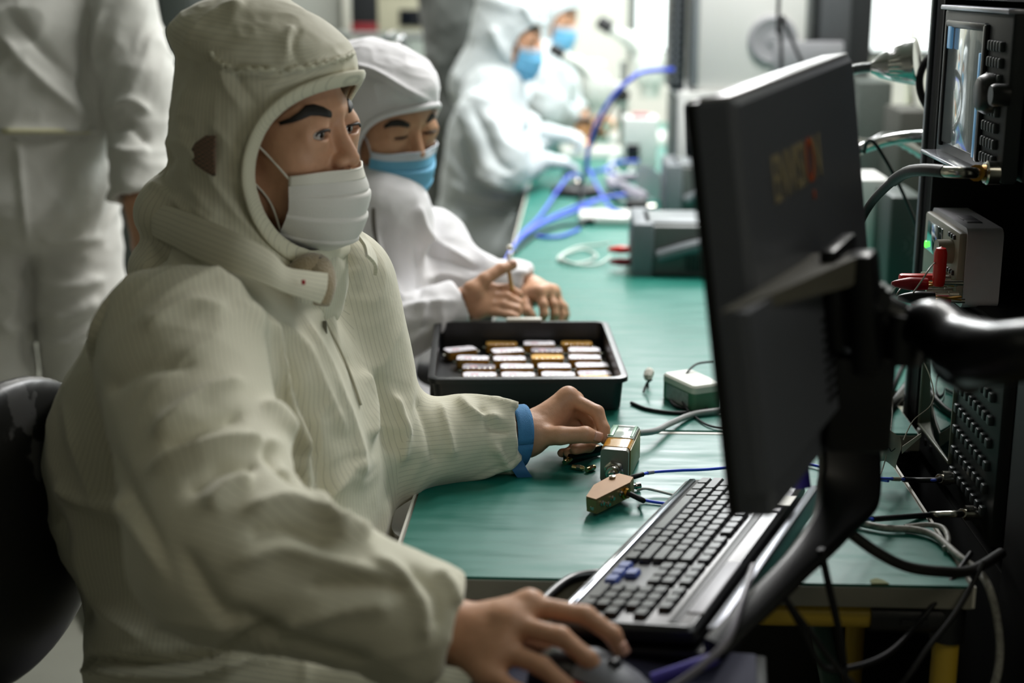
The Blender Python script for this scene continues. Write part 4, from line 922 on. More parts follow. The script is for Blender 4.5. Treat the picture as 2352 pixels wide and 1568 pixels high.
# ------------------------------------------------------------------ hands: joints given in the world
def hand_prims(w, fingers, palm_r=.017, k=.012):
    """w: wrist; fingers: name -> list of joints from knuckle to tip (thumb: base, knuckle, joint, tip)"""
    out = []
    kn = [np.array(fingers[f][0]) for f in ('index', 'middle', 'ring', 'little')]; w = np.array(w, float); tb = np.array(fingers['thumb'][0])
    ctr = (w+sum(kn)/4)/2
    for a in kn: out.append(('p', w+(a-w)*.12, a, .020, .0125))
    for a, b in zip(kn[:-1], kn[1:]): out.append(('p', a, b, .0115, .0105))
    out.append(('p', w, ctr, .024, palm_r)); out.append(('p', w+(tb-w)*.3, tb, .021, .016)); out.append(('p', tb, (kn[0]+ctr)/2, .013, .012))
    R = {'index': (.0100, .0088, .0080, .0070), 'middle': (.0102, .0090, .0082, .0072), 'ring': (.0098, .0086, .0078, .0068), 'little': (.0088, .0076, .0069, .0060), 'thumb': (.0150, .0118, .0105, .0085)}
    for f, J in fingers.items():
        J = [np.array(p, float) for p in J]; r = R[f]
        for i in range(len(J)-1): out.append(('f', J[i], J[i+1], r[min(i, 3)], r[min(i+1, 3)]))
        for i in range(1, len(J)-1): out.append(('k', J[i], J[i], r[min(i, 3)]*1.06, r[min(i, 3)]*1.06))
    return out
def hand_eval(P, prims):
    palm = None; d = None; fing = []
    for t, a, b, r1, r2 in prims:
        v = cap(P, a, b, r1, r2)
        if t == 'p': palm = v if palm is None else smin(palm, v, .014)
    cur = None; last = None; chain = []
    for t, a, b, r1, r2 in prims:
        if t == 'f':
            v = cap(P, a, b, r1, r2)
            if last is not None and np.allclose(last, a): cur = smin(cur, v, .004)
            else:
                if cur is not None: chain.append(cur)
                cur = v
            last = b
    chain.append(cur); d = palm
    for c in chain: d = smin(d, c, .0055)
    return d
def nails(parent, fingers, normal_hint, m=None):
    for f, J in fingers.items():
        a, b = np.array(J[-2], float), np.array(J[-1], float); ax = (b-a)/np.linalg.norm(b-a); n = np.asarray(normal_hint[f], float); n = n-ax*(n@ax); n /= np.linalg.norm(n); s = np.cross(ax, n)
        r = .0066 if f != 'thumb' else .0082; g = []
        for u in np.linspace(-.006, .005, 5):
            g.append([tuple(b+ax*u+(n*math.cos(t)+s*math.sin(t))*(r+.0006)) for t in np.linspace(-.75, .75, 7)])
        MB().sheet(g, .0008).build('fingernail', m or mat('nail_pink', 'c99a86', .3), parent, 180)
# ================================================================== the man at the keyboard
M_COAT = cloth_mat('antistatic_cloth_cream', 'd6d2bc', '6f6e64', .0054, .30)
def V3(*a): return np.array(pt(*a))
man = thing('person', 'person in a cream striped hooded cleanroom suit and white mask, one hand on the mouse', 'person', (-.45, 1.55, 0))
man_inv = Matrix.Translation(-Vector(man.location))
def PP(o):
    """world-space mesh under the person's Empty"""
    o.matrix_parent_inverse = Matrix.Identity(4); o.data.transform(man_inv); return o
class Child:
    """adopts meshes built in world space"""
    def __init__(s, root): s.root = root; s.T = Matrix.Translation(-Vector(root.location))
    def __call__(s, o, parent=None):
        o.data.transform(s.T)
        for c in [x for x in COL.objects if x.parent == o]: c.data.transform(s.T)
        o.parent = parent or s.root; return o
ad = Child(man)
hf = Frame(V3(622, 287, 1.63), az(-20, -2), roll=math.radians(-1))
N_ = V3(590, 600, 1.63); FB = np.array(az(-14)); RB = np.cross(FB, (0, 0, 1))
SRp, SLp = N_ + RB*.165 + np.array([-.01, 0, -.05]), N_ - RB*.165 + np.array([.02, 0, -.055])
Ep, Wp = V3(505, 1270, 1.285), V3(1040, 1452, 1.31)
ELp, WLp = V3(862, 1030, 1.80), V3(1205, 1000, 1.875)
PEL = np.array([-.425, 1.55, .615])
HR, HL = PEL+RB*.095, PEL-RB*.095; KR, KL_ = HR+np.array([.43, -.02, -.045]), HL+np.array([.43, .03, -.045]); AR, AL = KR+np.array([-.06, .02, -.43]), KL_+np.array([-.04, .0, -.43])
# ---- hands
d_ = 1.0
RH = {'index': [V3(1216, 1390, 1.30), V3(1345, 1413, 1.285), V3(1408, 1458, 1.28), V3(1424, 1492, 1.28)],
      'middle': [V3(1172, 1432, 1.285), V3(1288, 1462, 1.265), V3(1350, 1512, 1.26), V3(1378, 1545, 1.262)],
      'ring': [V3(1150, 1490, 1.275), V3(1245, 1530, 1.255), V3(1310, 1585, 1.25), V3(1335, 1618, 1.255)],
      'little': [V3(1120, 1545, 1.265), V3(1190, 1590, 1.245), V3(1240, 1640, 1.245), V3(1262, 1668, 1.25)],
      'thumb': [V3(1085, 1440, 1.335), V3(1190, 1462, 1.345), V3(1275, 1490, 1.335), V3(1330, 1515, 1.325)]}
LH = {'index': [V3(1305, 912, 1.895), V3(1372, 946, 1.875), V3(1386, 984, 1.865), V3(1391, 1010, 1.862)],
      'middle': [V3(1316, 925, 1.915), V3(1372, 985, 1.905), V3(1352, 1024, 1.885), V3(1322, 1032, 1.875)],
      'ring': [V3(1306, 950, 1.93), V3(1354, 1005, 1.92), V3(1334, 1036, 1.90), V3(1306, 1040, 1.885)],
      'little': [V3(1285, 975, 1.94), V3(1325, 1018, 1.93), V3(1310, 1038, 1.91), V3(1290, 1040, 1.895)],
      'thumb': [V3(1232, 1000, 1.865), V3(1288, 1000, 1.850), V3(1345, 998, 1.848), V3(1370, 1004, 1.852)]}
rh, lh = hand_prims(Wp, RH), hand_prims(WLp, LH, palm_r=.018)
def body_fn(P):
    d = head_sdf(hf.l(P))
    nb = hf.w((0, -.04, -.18))
    t = cap(P, nb, PEL, .055, .10); t = smin(t, cap(P, SRp-np.array([0, 0, .03]), SLp-np.array([0, 0, .03]), .035, .035), .03)
    for a, b, r1, r2 in ((SRp, Ep, .045, .037), (Ep, Wp, .037, .025), (SLp, ELp, .045, .037), (ELp, WLp, .037, .026), (HR, KR, .075, .05), (HL, KL_, .075, .05), (KR, AR, .05, .035), (KL_, AL, .05, .035)): t = smin(t, cap(P, a, b, r1, r2), .02)
    d = smin(d, t, .03)
    for hp in (rh, lh):
        c = hp[0][1]; m_ = np.where(((P-c.astype(f32))**2).sum(1) < .24**2)[0]
        if len(m_): d[m_] = smin(d[m_], hand_eval(P[m_], hp), .012)
    return d
V, Q = sdf_mesh(body_fn, (-.75, 1.0, .08), (.15, 2.05, 1.38), .0019)
print('body', len(V))
N = vnormals(V, Q); V = V+N*((vnoise(V, .006, 3)-.5)*.0005)[:, None]
ad(np_mesh('body', relax(V, Q, 1, .35), Q, M_SKIN))
for sd in (-1, 1):
    ad(eyeball(None, hf, sd, (.10, 1, .02))); ad(lash(None, hf, sd))
    ad(brow(None, hf, lambda q: head_sdf(q, 0), sd, [(.010, .0205, .0030), (.018, .0235, .0050), (.028, .0262, .0056), (.038, .0262, .0050), (.047, .0215, .0034), (.054, .0165, .0020), (.060, .0125, .0010)]))
nails(None, {}, {})
def child_nails(F, hint, pick):
    before = set(COL.objects); nails(None, {k: F[k] for k in pick}, {k: hint for k in pick})
    for o in set(COL.objects)-before: ad(o)
child_nails(RH, (.15, -.35, 1), ('index', 'middle', 'ring')); child_nails(LH, (.8, -.4, .5), ('index',)); child_nails(LH, (0, -.9, .45), ('thumb',))
# ---- hood
def hood_outer(q):
    d = ell(q, (0, -.004, .022), (.097, .109, .116))
    t = math.radians(10); R = np.array([[1, 0, 0], [0, math.cos(t), math.sin(t)], [0, -math.sin(t), math.cos(t)]], f32)
    d = smin(d, ell(q, (0, -.008, .086), (.098, .108, .044), R), .018)
    d = smin(d, ell(q, (0, -.034, .112), (.06, .056, .028)), .03)
    d = smin(d, cap(q, (0, -.020, -.06), (0, -.030, -.18), .098, .112), .04)
    d = smin(d, ell(q, (.01, -.105, -.105), (.085, .055, .048)), .025)
    d = smin(d, ell(q, (.02, -.100, -.165), (.10, .055, .040)), .02)
    return d
CY, CZ, RYc, RZc = .130, -.048, .100, .108
def open_cut(q):
    y, z = (q[:, 1]-CY)/RYc, (q[:, 2]-CZ)/RZc; k0 = np.sqrt(y*y+z*z); k1 = np.sqrt((y/RYc)**2+(z/RZc)**2); return k0*(k0-1)/np.maximum(k1, 1e-6)
def hood_local(q):
    o = hood_outer(q); d = np.maximum(o, -(o+.006)); d = np.maximum(d, -(head_sdf(q, 0)-.001)) if False else d
    return smax(d, -open_cut(q), .004)
hood_fn = lambda P: hood_local(hf.l(P))
V, Q = sdf_mesh(hood_fn, hf.o-.27, hf.o+.27, .0032); V = relax(V, Q, 2)
qz = hf.l(V)
V = rumple(V, Q, .0045, .055, 11)
HS = [([(480, 118), (515, 150), (600, 158), (700, 150), (810, 122)], 9, 5), ([(480, 138), (540, 170), (640, 172), (740, 158)], 8, -4), ([(655, 150), (660, 90), (672, 60)], 12, 5), ([(690, 150), (672, 100), (690, 66)], 7, -5),
      ([(505, 150), (520, 200), (560, 250)], 10, 4), ([(540, 165), (560, 205), (590, 240)], 8, -3), ([(420, 110), (450, 60), (520, 12), (560, 8)], 12, 4), ([(410, 130), (460, 150), (490, 130)], 12, -4),
      ([(460, 330), (440, 420), (500, 500)], 22, 5), ([(440, 470), (520, 540), (620, 590)], 16, 5), ([(415, 350), (370, 400), (400, 460)], 14, -5), ([(540, 300), (560, 400), (600, 520)], 12, -3), ([(480, 280), (540, 350), (580, 470)], 16, 3),
      ([(370, 330), (440, 340), (530, 470), (650, 600)], 18, 6), ([(345, 420), (380, 440), (440, 500)], 14, 5), ([(430, 200), (410, 260), (425, 320)], 14, 3)]
V = strokes(V, Q, HS, .9)
hood = np_mesh('hood', relax(V, Q, 1, .4), Q, M_COAT)
cloth_uv(hood, V, Q, [(hf.w((0, -.02, -.2)), hf.w((0, -.02, .05)), .10, .10, -hf.M[:, 1]), (hf.w((0, -.12, .125)), hf.w((0, .09, .10)), .09, .09, (0, 0, -1))])
ad(hood)
# rim of the face opening
rim = []
for ph in np.linspace(math.radians(97), math.radians(262), 34):
    y, z = CY+RYc*math.cos(ph), CZ+RZc*math.sin(ph); xs = np.linspace(0, .16, 160); D = hood_outer(np.stack([xs, xs*0+y, xs*0+z], 1).astype(f32)); k = np.where(D < 0)[0]
    rim.append((xs[k[-1]] if len(k) else 0, y, z))
rim = [r_ for r_ in rim if r_[0] > .004]
full = [hf.w(r_) for r_ in rim] + [hf.w((-r_[0], r_[1], r_[2])) for r_ in rim[::-1]]
full = spline(full, 4, True)
M_RIM = cloth_mat('hood_rim_cloth', 'dbd7bf', '8a8878', .006, .35)
ring_ = []
ctr_ = full.mean(0)
for i, p in enumerate(full):
    t_ = full[(i+1) % len(full)]-full[i-1]; t_ /= np.linalg.norm(t_); out = p-ctr_; out -= t_*(out@t_); out /= np.linalg.norm(out); nn = np.cross(t_, out)
    ring_.append([p+out*.010*math.cos(a)+nn*.0042*math.sin(a)+out*.004 for a in np.linspace(0, 2*math.pi, 13)[:-1]])
mb = MB(); n_ = 12; vs = [p for r_ in ring_ for p in r_]; m_ = len(ring_); mb.add(vs, [(i*n_+k, i*n_+(k+1) % n_, ((i+1) % m_)*n_+(k+1) % n_, ((i+1) % m_)*n_+k) for i in range(m_) for k in range(n_)])
rimo = mb.build('hood_rim', M_RIM, None, 180); Qr = np.array([p.vertices[:] for p in rimo.data.polygons]); cloth_uv(rimo, np.array([v.co[:] for v in rimo.data.vertices]), Qr, [(ctr_-hf.M[:, 0]*.05, ctr_+hf.M[:, 0]*.05, .1, .1, (0, 0, 1))]); ad(rimo, hood)
# gathered seam where crown meets band
def seam(name, pts, r, wob):
    C = spline([(x, y, 0) for x, y in pts], 8); P_ = [trace(hood_fn, x, y+wob*math.sin(i*1.9), 1.3, 1.95)-ray(x, y)*.007 for i, (x, y, _) in enumerate(C)]
    o = MB().tube(P_, [r*(1+.5*math.sin(i*2.3)) for i in range(len(P_))], 8).build(name, M_RIM, None, 180); o.data.uv_layers.new(name='cloth'); ad(o, hood)
seam('crown_seam', [(484, 118), (497, 140), (540, 154), (610, 160), (680, 158), (740, 148), (790, 132), (812, 122)], .0026, 2.2)
# mesh vent over the ear
def tracep(px, py, off=.002, d0=1.35, d1=1.9): p = trace(hood_fn, px, py, d0, d1); return p-ray(px, py)*off
vl = spline([(474, 311, 0), (448, 328, 0), (438, 352, 0), (448, 378, 0), (488, 404, 0)], 2)
vent = [[tracep(a_*(1-u)+495*u, b_*(1-u)+(311+(404-311)*k/8)*u, .013) for u in np.linspace(0, 1, 9)] for k, (a_, b_, _) in enumerate(vl)]
mv = bpy.data.materials.new('ear_vent_mesh'); mv.use_nodes = True; nt = mv.node_tree; b_ = nt.nodes['Principled BSDF']; b_.inputs['Roughness'].default_value = .7
tc = nt.nodes.new('ShaderNodeTexCoord'); ck = nt.nodes.new('ShaderNodeTexChecker'); ck.inputs['Scale'].default_value = 420; ck.inputs[1].default_value = lin('8a6a58'); ck.inputs[2].default_value = lin('5d5448'); nt.links.new(tc.outputs['Object'], ck.inputs[0]); nt.links.new(ck.outputs[0], b_.inputs['Base Color'])
ad(MB().sheet(vent, .001).build('ear_vent', mv, None, 180), hood)
# ---- mask
M_MASKW = mat('mask_white', 'e4e1da', .65, bump=.3, bscale=900, sheen=.2); M_MASKT = mat('mask_white_edge', 'e6e2d6', .6)
mk = mask(None, hf, lambda q: head_sdf(q, 0), M_MASKW, M_MASKT, top=(-.041, -.0415), bottom=-.138, half=47); ad(mk)
# ---- collar
up_e = [(373, 464, 1.64), (420, 482, 1.585), (474, 504, 1.545), (550, 540, 1.515), (617, 580, 1.51), (652, 616, 1.515), (700, 625, 1.53), (744, 630, 1.55)]
lo_e = [(373, 531, 1.63), (420, 566, 1.57), (474, 596, 1.525), (540, 625, 1.495), (608, 652, 1.49), (650, 670, 1.50), (690, 682, 1.515), (726, 694, 1.535)]
ue, le = [V3(*a) for a in up_e], [V3(*a) for a in lo_e]
mirror = lambda p: p - 2*((p-N_)@RB)*RB
far = [ue[0]*.5+mirror(ue[0])*.5+FB*-.02] ; uu = [mirror(p) for p in ue[1:]][::-1] + ue ; ll = [mirror(p) for p in le[1:]][::-1] + le
U_, L_ = spline(uu, 5), spline(ll, 5)
out_ = lambda p: (lambda v: v/np.linalg.norm(v))((p-N_)*np.array([1, 1, 0]))
G_ = [[U_[i]*(1-v)+L_[i]*v+out_(L_[i])*(.005*math.sin(v*math.pi)+.004) for v in np.linspace(0, 1, 7)] for i in range(len(U_))]
col_ = MB().sheet(G_, .004).build('collar', M_COAT, None, 60); Vc = np.array([v.co[:] for v in col_.data.vertices])
Qc = np.array([p.vertices[:] for p in col_.data.polygons])
UVc = np.zeros((len(Qc), 4, 2)); nU = len(U_); gi = np.arange(len(Vc)) % (nU*7); vv = (gi % 7)/6*.038; UVc[:, :, 0] = vv[Qc]; UVc[:, :, 1] = (gi//7*.005)[Qc]
l_ = col_.data.uv_layers.new(name='cloth'); l_.data.foreach_set('uv', UVc.astype(f32).ravel()); ad(col_)
tipm = Matrix.Translation(Vector(V3(697, 648, 1.497))); ad(MB().box((0, 0, 0), (.004, .002, .005), .0005, tipm).build('red_mark', mat('red_thread', 'b03038', .6)), col_)
fp = [V3(a, b, d) for a, b, d in ((672, 660, 1.60), (690, 610, 1.60), (735, 585, 1.615), (752, 640, 1.59), (745, 690, 1.585), (700, 680, 1.59))]
M_FLC = mat('tan_fleece', 'a8977a', .95, bump=1, bscale=400, sheen=.6)
ad(MB().tube([V3(668, 640, 1.60), V3(700, 618, 1.585), V3(728, 618, 1.59), V3(742, 655, 1.575), V3(738, 700, 1.57)], [.010, .016, .018, .015, .009], 18, smooth=6).build('fleece_collar', M_FLC, None, 180))
# ---- suit
bf = Frame(N_+np.array([-.03, 0, -.20]), FB, up=(.12, 0, 1))
def suit_fn(P):
    q = bf.l(P)
    d = ell(q, (0, -.012, .055), (.205, .130, .165))
    d = smin(d, ell(q, (0, .020, -.10), (.200, .150, .20)), .08)
    d = smin(d, ell(q, (.03, -.075, -.05), (.17, .125, .19)), .06)
    pe = ell(P-np.asarray(PEL+np.array([-.01, 0, .01]), f32), (0, 0, 0), (.135, .18, .12)); d = smin(d, pe, .05)
    s = cap(P, SRp+np.array([0, 0, -.012]), Ep, .086, .076); s = smin(s, cap(P, Ep, Wp, .076, .055), .03); d = smin(d, s, .035)
    s = cap(P, SLp+np.array([0, 0, -.012]), ELp, .080, .068); s = smin(s, cap(P, ELp, WLp-np.array([.01, 0, -.004]), .064, .050), .03); d = smin(d, s, .03)
    l = smin(cap(P, HR, KR, .10, .078), cap(P, HL, KL_, .10, .078), .02); l = smin(l, cap(P, KR, AR, .078, .06), .02); l = smin(l, cap(P, KL_, AL, .078, .06), .02); d = smin(d, l, .04)
    for W_, E_, cut, rin in ((Wp, Ep, -.006, .040), (WLp, ELp, -.026, .034)):
        ax = ((W_-E_)/np.linalg.norm(W_-E_)).astype(f32); h = (P-W_.astype(f32))@ax; near_ = np.sqrt(((P-W_.astype(f32))**2).sum(1)) < .13
        d = np.where(near_, smax(d, h-cut, .006), d); d = np.where(near_, smax(d, -cap(P, W_-ax*.03, W_+ax*.06, rin*.85, rin*1.15), .006), d)
    return d
V, Q = sdf_mesh(suit_fn, (-.80, .98, .05), (.12, 2.08, 1.16), .0042); V = relax(V, Q, 2)
print('suit', len(V))
dn = (0, 0, -1)
BON = [(N_+np.array([-.05, 0, -.02]), PEL+np.array([-.02, 0, .12]), .15, .17, -FB), (SRp, Ep, .07, .065, (0, .6, -.2)), (Ep, Wp, .066, .055, dn), (SLp, ELp, .07, .06, -FB), (ELp, WLp, .06, .05, dn), (HR, KR, .09, .075, dn), (HL, KL_, .09, .075, dn), (KR, AR, .07, .06, -FB), (KL_, AL, .07, .06, -FB), (PEL+RB*.05, PEL-RB*.05, .12, .12, dn)]
V = rumple(V, Q, .0035, .12, 4, (1, 1, .8)); V = drape(V, Q, BON, .010, .085, .15, 5, 3.4, .05)
SS = [([(357, 1001), (420, 950), (476, 908), (560, 880)], 20, 10), ([(348, 1082), (458, 1038), (559, 1017), (640, 1020)], 16, 10), ([(380, 1030), (470, 980), (560, 950)], 16, -8), ([(476, 1170), (520, 1125), (575, 1095)], 20, 9), ([(430, 1130), (500, 1075), (600, 1060)], 18, -8),
      ([(560, 700), (615, 770), (640, 860), (675, 980), (705, 1085)], 18, 12), ([(640, 780), (690, 900), (730, 1040), (770, 1190)], 18, -10), ([(690, 720), (760, 860), (820, 1020), (830, 1100)], 16, 6),
      ([(600, 930), (650, 960), (690, 1040)], 14, 8), ([(590, 1000), (640, 1060), (690, 1100), (760, 1150)], 16, -9), ([(700, 1090), (760, 1190), (850, 1230)], 14, 9), ([(560, 1180), (650, 1150), (730, 1180), (800, 1240)], 20, 9), ([(570, 1230), (660, 1215), (760, 1260)], 18, -8), ([(520, 1300), (640, 1260), (760, 1290), (900, 1330)], 22, 7),
      ([(640, 1440), (780, 1400), (900, 1390)], 22, 6), ([(700, 1350), (830, 1340), (950, 1350)], 16, -6), ([(860, 1280), (930, 1330), (970, 1400), (975, 1470)], 16, 7), ([(1000, 1310), (1040, 1350), (1050, 1390)], 12, 6), ([(940, 1300), (1000, 1370), (1000, 1440)], 12, -5),
      ([(260, 640), (200, 800), (215, 960), (330, 1180), (400, 1340)], 16, -6), ([(150, 930), (220, 1130), (300, 1190), (390, 1330)], 20, 7), ([(130, 1110), (190, 1150), (310, 1155)], 16, 7), ([(290, 620), (360, 570), (480, 610), (570, 700)], 20, 7), ([(330, 760), (430, 700), (520, 720)], 24, 6), ([(240, 900), (330, 840), (450, 830)], 24, -6),
      ([(150, 1240), (230, 1390), (330, 1470)], 20, 7), ([(120, 1160), (170, 1300), (210, 1430)], 16, -6), ([(420, 1260), (500, 1390), (560, 1440)], 22, -8), ([(540, 1400), (700, 1480), (850, 1520)], 18, -8),
      ([(180, 1505), (300, 1525), (450, 1518), (560, 1480), (640, 1440)], 16, -12), ([(190, 1540), (320, 1550), (470, 1545), (600, 1500)], 14, 8),
      ([(830, 850), (850, 930), (850, 1010)], 12, 8), ([(868, 860), (880, 960), (900, 1040)], 12, -7), ([(900, 905), (930, 990), (920, 1060)], 14, 8), ([(960, 915), (985, 990), (1000, 1060)], 12, -5), ([(1010, 925), (1030, 1000), (1040, 1050)], 12, 5), ([(1050, 912), (1090, 950), (1150, 960)], 12, 6), ([(1180, 935), (1200, 915), (1220, 940)], 9, 6), ([(1130, 1020), (1160, 1060), (1180, 1090)], 12, 6), ([(1100, 930), (1130, 980), (1170, 990)], 10, -5),
      ([(640, 740), (700, 800), (745, 900), (790, 1000)], 14, 5), ([(745, 690), (770, 760), (810, 850)], 7, -5)]
SS += [([(x_, 1488-.05*(x_-190)), (x_+4, 1548-.05*(x_-190))], 4.5, 3.2) for x_ in range(195, 650, 17)]
V = strokes(V, Q, SS, 1.6)
suit = np_mesh('cleanroom_suit', relax(V, Q, 1, .4), Q, M_COAT)
cloth_uv(suit, V, Q, BON)
ad(suit)
# zip and pull on the chest
def st(px, py, off=.003): p = trace(suit_fn, px, py, 1.4, 2.1); return p-ray(px, py)*off
zp = [st(738+(828-738)*u+8*math.sin(u*3), 720+(930-720)*u, .004) for u in np.linspace(0, 1, 12)]
M_ZIP = mat('zip_metal_dark', '6d6a60', .35, .8)
ad(MB().tube(zp, .0015, 8, smooth=3).build('zip', mat('zip_tape_cream', 'b3ae98', .7), None, 180), suit)
ad(MB().box((0, 0, 0), (.005, .003, .016), .001, Matrix.Translation(Vector(st(746, 752, .009)))).build('zip_pull', M_ZIP, None), suit)
# wrist strap
ax = (WLp-ELp)/np.linalg.norm(WLp-ELp); c0 = WLp-ax*.014; e1 = np.cross(ax, (0, 0, 1)); e1 /= np.linalg.norm(e1); e2 = np.cross(e1, ax)
M_STRAP = mat('blue_wrist_strap', '3f83b8', .75, bump=.6, bscale=900)
g = [[c0+ax*(w_+.004*math.sin(a))+(e1*math.cos(a)*.036+e2*math.sin(a)*.040) for w_ in np.linspace(-.011, .011, 5)] for a in np.linspace(0, 2*math.pi, 33)]
stp = MB().sheet(g, .002).build('wrist_strap', M_STRAP, None, 180)
tl = [V3(1182, 1058, 1.835), V3(1194, 1082, 1.83), V3(1206, 1100, 1.835)]
tail = MB().sheet([[p+np.array([-.010, 0, .002]), p+np.array([.010, .004, 0])] for p in spline(tl, 5)], .002).build('strap_tail', mat('blue_strap_tail', '2c6494', .7), None, 60)
ad(stp); ad(tail, stp)
for a_, k_ in ((AR, KR), (AL, KL_)):
    mbs = MB(); pr = [(-.06, .03, .05), (-.03, .042, .085), (.03, .045, .075), (.10, .046, .055), (.17, .042, .04), (.195, .025, .02)]
    loops(mbs, [[(x, w_*math.cos(t), max(-.0, h_*(.5+.5*math.sin(t)))) for t in np.linspace(0, 2*math.pi, 21)[:-1]] for x, w_, h_ in pr])
    for i, p in enumerate(mbs.v): mbs.v[i] = (a_[0]+p[0]-.02, a_[1]+p[1], .012+p[2])
    ad(mbs.build('shoe', mat('white_shoe', 'c9c9c2', .5), None, 180))
# ---- chair
ch = thing('office_chair', 'black padded chair with a worn cracked back behind the man in cream', 'chair', (-.50, 1.56, 0))
M_VINYL = mat('worn_black_vinyl', '141517', .42, bump=.25, bscale=80)
bk_ = Frame(V3(28, 1225, 1.60), az(-12), up=(-.16, 0, 1))
def chair_back(P): q = bk_.l(P); d = ell(q, (0, 0, 0), (.20, .034, .172)); return smin(d, ell(q, (0, -.012, .06), (.17, .03, .10)), .03)
V, Q = sdf_mesh(chair_back, bk_.o-.3, bk_.o+.3, .006); ch_ad = Child(ch)
mw = bpy.data.materials.new('cracked_vinyl'); mw.use_nodes = True; nt = mw.node_tree; b_ = nt.nodes['Principled BSDF']; b_.inputs['Roughness'].default_value = .38
tc = nt.nodes.new('ShaderNodeTexCoord'); n1 = nt.nodes.new('ShaderNodeTexNoise'); n1.inputs['Scale'].default_value = 14; n1.inputs['Detail'].default_value = 8; nt.links.new(tc.outputs['Object'], n1.inputs[0])
gs = nt.nodes.new('ShaderNodeVectorMath'); gs.operation = 'DISTANCE'; wc = V3(20, 980, 1.58)-np.array(ch.location); gs.inputs[1].default_value = tuple(wc); nt.links.new(tc.outputs['Object'], gs.inputs[0])
mr_ = nt.nodes.new('ShaderNodeMapRange'); mr_.inputs[1].default_value = .02; mr_.inputs[2].default_value = .085; mr_.inputs[3].default_value = .30; mr_.inputs[4].default_value = -.1; nt.links.new(gs.outputs['Value'], mr_.inputs[0])
ad_ = nt.nodes.new('ShaderNodeMath'); nt.links.new(n1.outputs[0], ad_.inputs[0]); nt.links.new(mr_.outputs[0], ad_.inputs[1])
rp_ = nt.nodes.new('ShaderNodeValToRGB'); rp_.color_ramp.elements[0].position = .69; rp_.color_ramp.elements[0].color = lin('161719'); rp_.color_ramp.elements[1].position = .71; rp_.color_ramp.elements[1].color = lin('5a5a5c'); nt.links.new(ad_.outputs[0], rp_.inputs[0]); nt.links.new(rp_.outputs[0], b_.inputs['Base Color'])
ch_ad(np_mesh('backrest', V, Q, mw))
mbc = MB(); mbc.box((.06, 0, .44), (.40, .42, .07), .03, None, 0, 4); mbc.build('seat', M_VINYL, ch)
MB().tube([(-.06, 0, .44), (-.22, -.02, .44), (-.245, -.04, .56), (-.225, -.06, .80)], .018, 12, smooth=6).build('back_bracket', M_BLKM, ch)
MB().cyl((.03, 0, .10), (.03, 0, .42), .025, 20).build('gas_column', M_BLKM, ch)
for k in range(5):
    a = k*2*math.pi/5+.3; e_ = (.03+.27*math.cos(a), .27*math.sin(a), .075)
    lg = MB().tube([(.03, 0, .11), e_], [.024, .014], 10).build('base_arm', M_BLKM, ch); MB().cyl((e_[0], e_[1]-.012, .027), (e_[0], e_[1]+.012, .027), .027, 16).build('caster', M_BLKP, lg)
# ================================================================== other people
M_COATW = cloth_mat('antistatic_cloth_white', 'e2e1e4', 'a9a9ac', .0052, .22); M_COATB = cloth_mat('cleanroom_cloth_pale_blue', 'cfd8da', 'aab4b6', .006, .12); M_COATG = cloth_mat('cleanroom_cloth_grey', 'd2d2cc', '8f918c', .006, .12)
def hood_generic(sx=1.0, cut=True, cy=.130, cz=-.046, ry=.098, rz=.106):
    def outer(q):
        d = ell(q, (0, -.012, .022), (.096*sx, .114, .112)); d = smin(d, ell(q, (0, -.020, .080), (.092*sx, .112, .044)), .02)
        return smin(d, cap(q, (0, -.022, -.06), (0, -.04, -.18), .094, .112), .04)
    def fn(q):
        o = outer(q); d = np.maximum(o, -(o+.006)); y, z = (q[:, 1]-cy)/ry, (q[:, 2]-cz)/rz; k0 = np.sqrt(y*y+z*z); k1 = np.sqrt((y/ry)**2+(z/rz)**2)
        return smax(d, -(k0*(k0-1)/np.maximum(k1, 1e-6)), .004)
    return fn, outer
def rim_tube(fr, outer, m, parent_ad, parent, cy=.130, cz=-.046, ry=.098, rz=.106, r=.006):
    rim = []
    for ph in np.linspace(math.radians(97), math.radians(262), 26):
        y, z = cy+ry*math.cos(ph), cz+rz*math.sin(ph); xs = np.linspace(0, .16, 120); D = outer(np.stack([xs, xs*0+y, xs*0+z], 1).astype(f32)); k = np.where(D < 0)[0]
        if len(k) and xs[k[-1]] > .004: rim.append((xs[k[-1]], y, z))
    pts = [fr.w(a) for a in rim]+[fr.w((-a[0], a[1], a[2])) for a in rim[::-1]]
    o = MB().tube(spline(pts, 3, True), r, 8, closed=True).build('hood_rim', m, None, 180); parent_ad(o, parent); return o
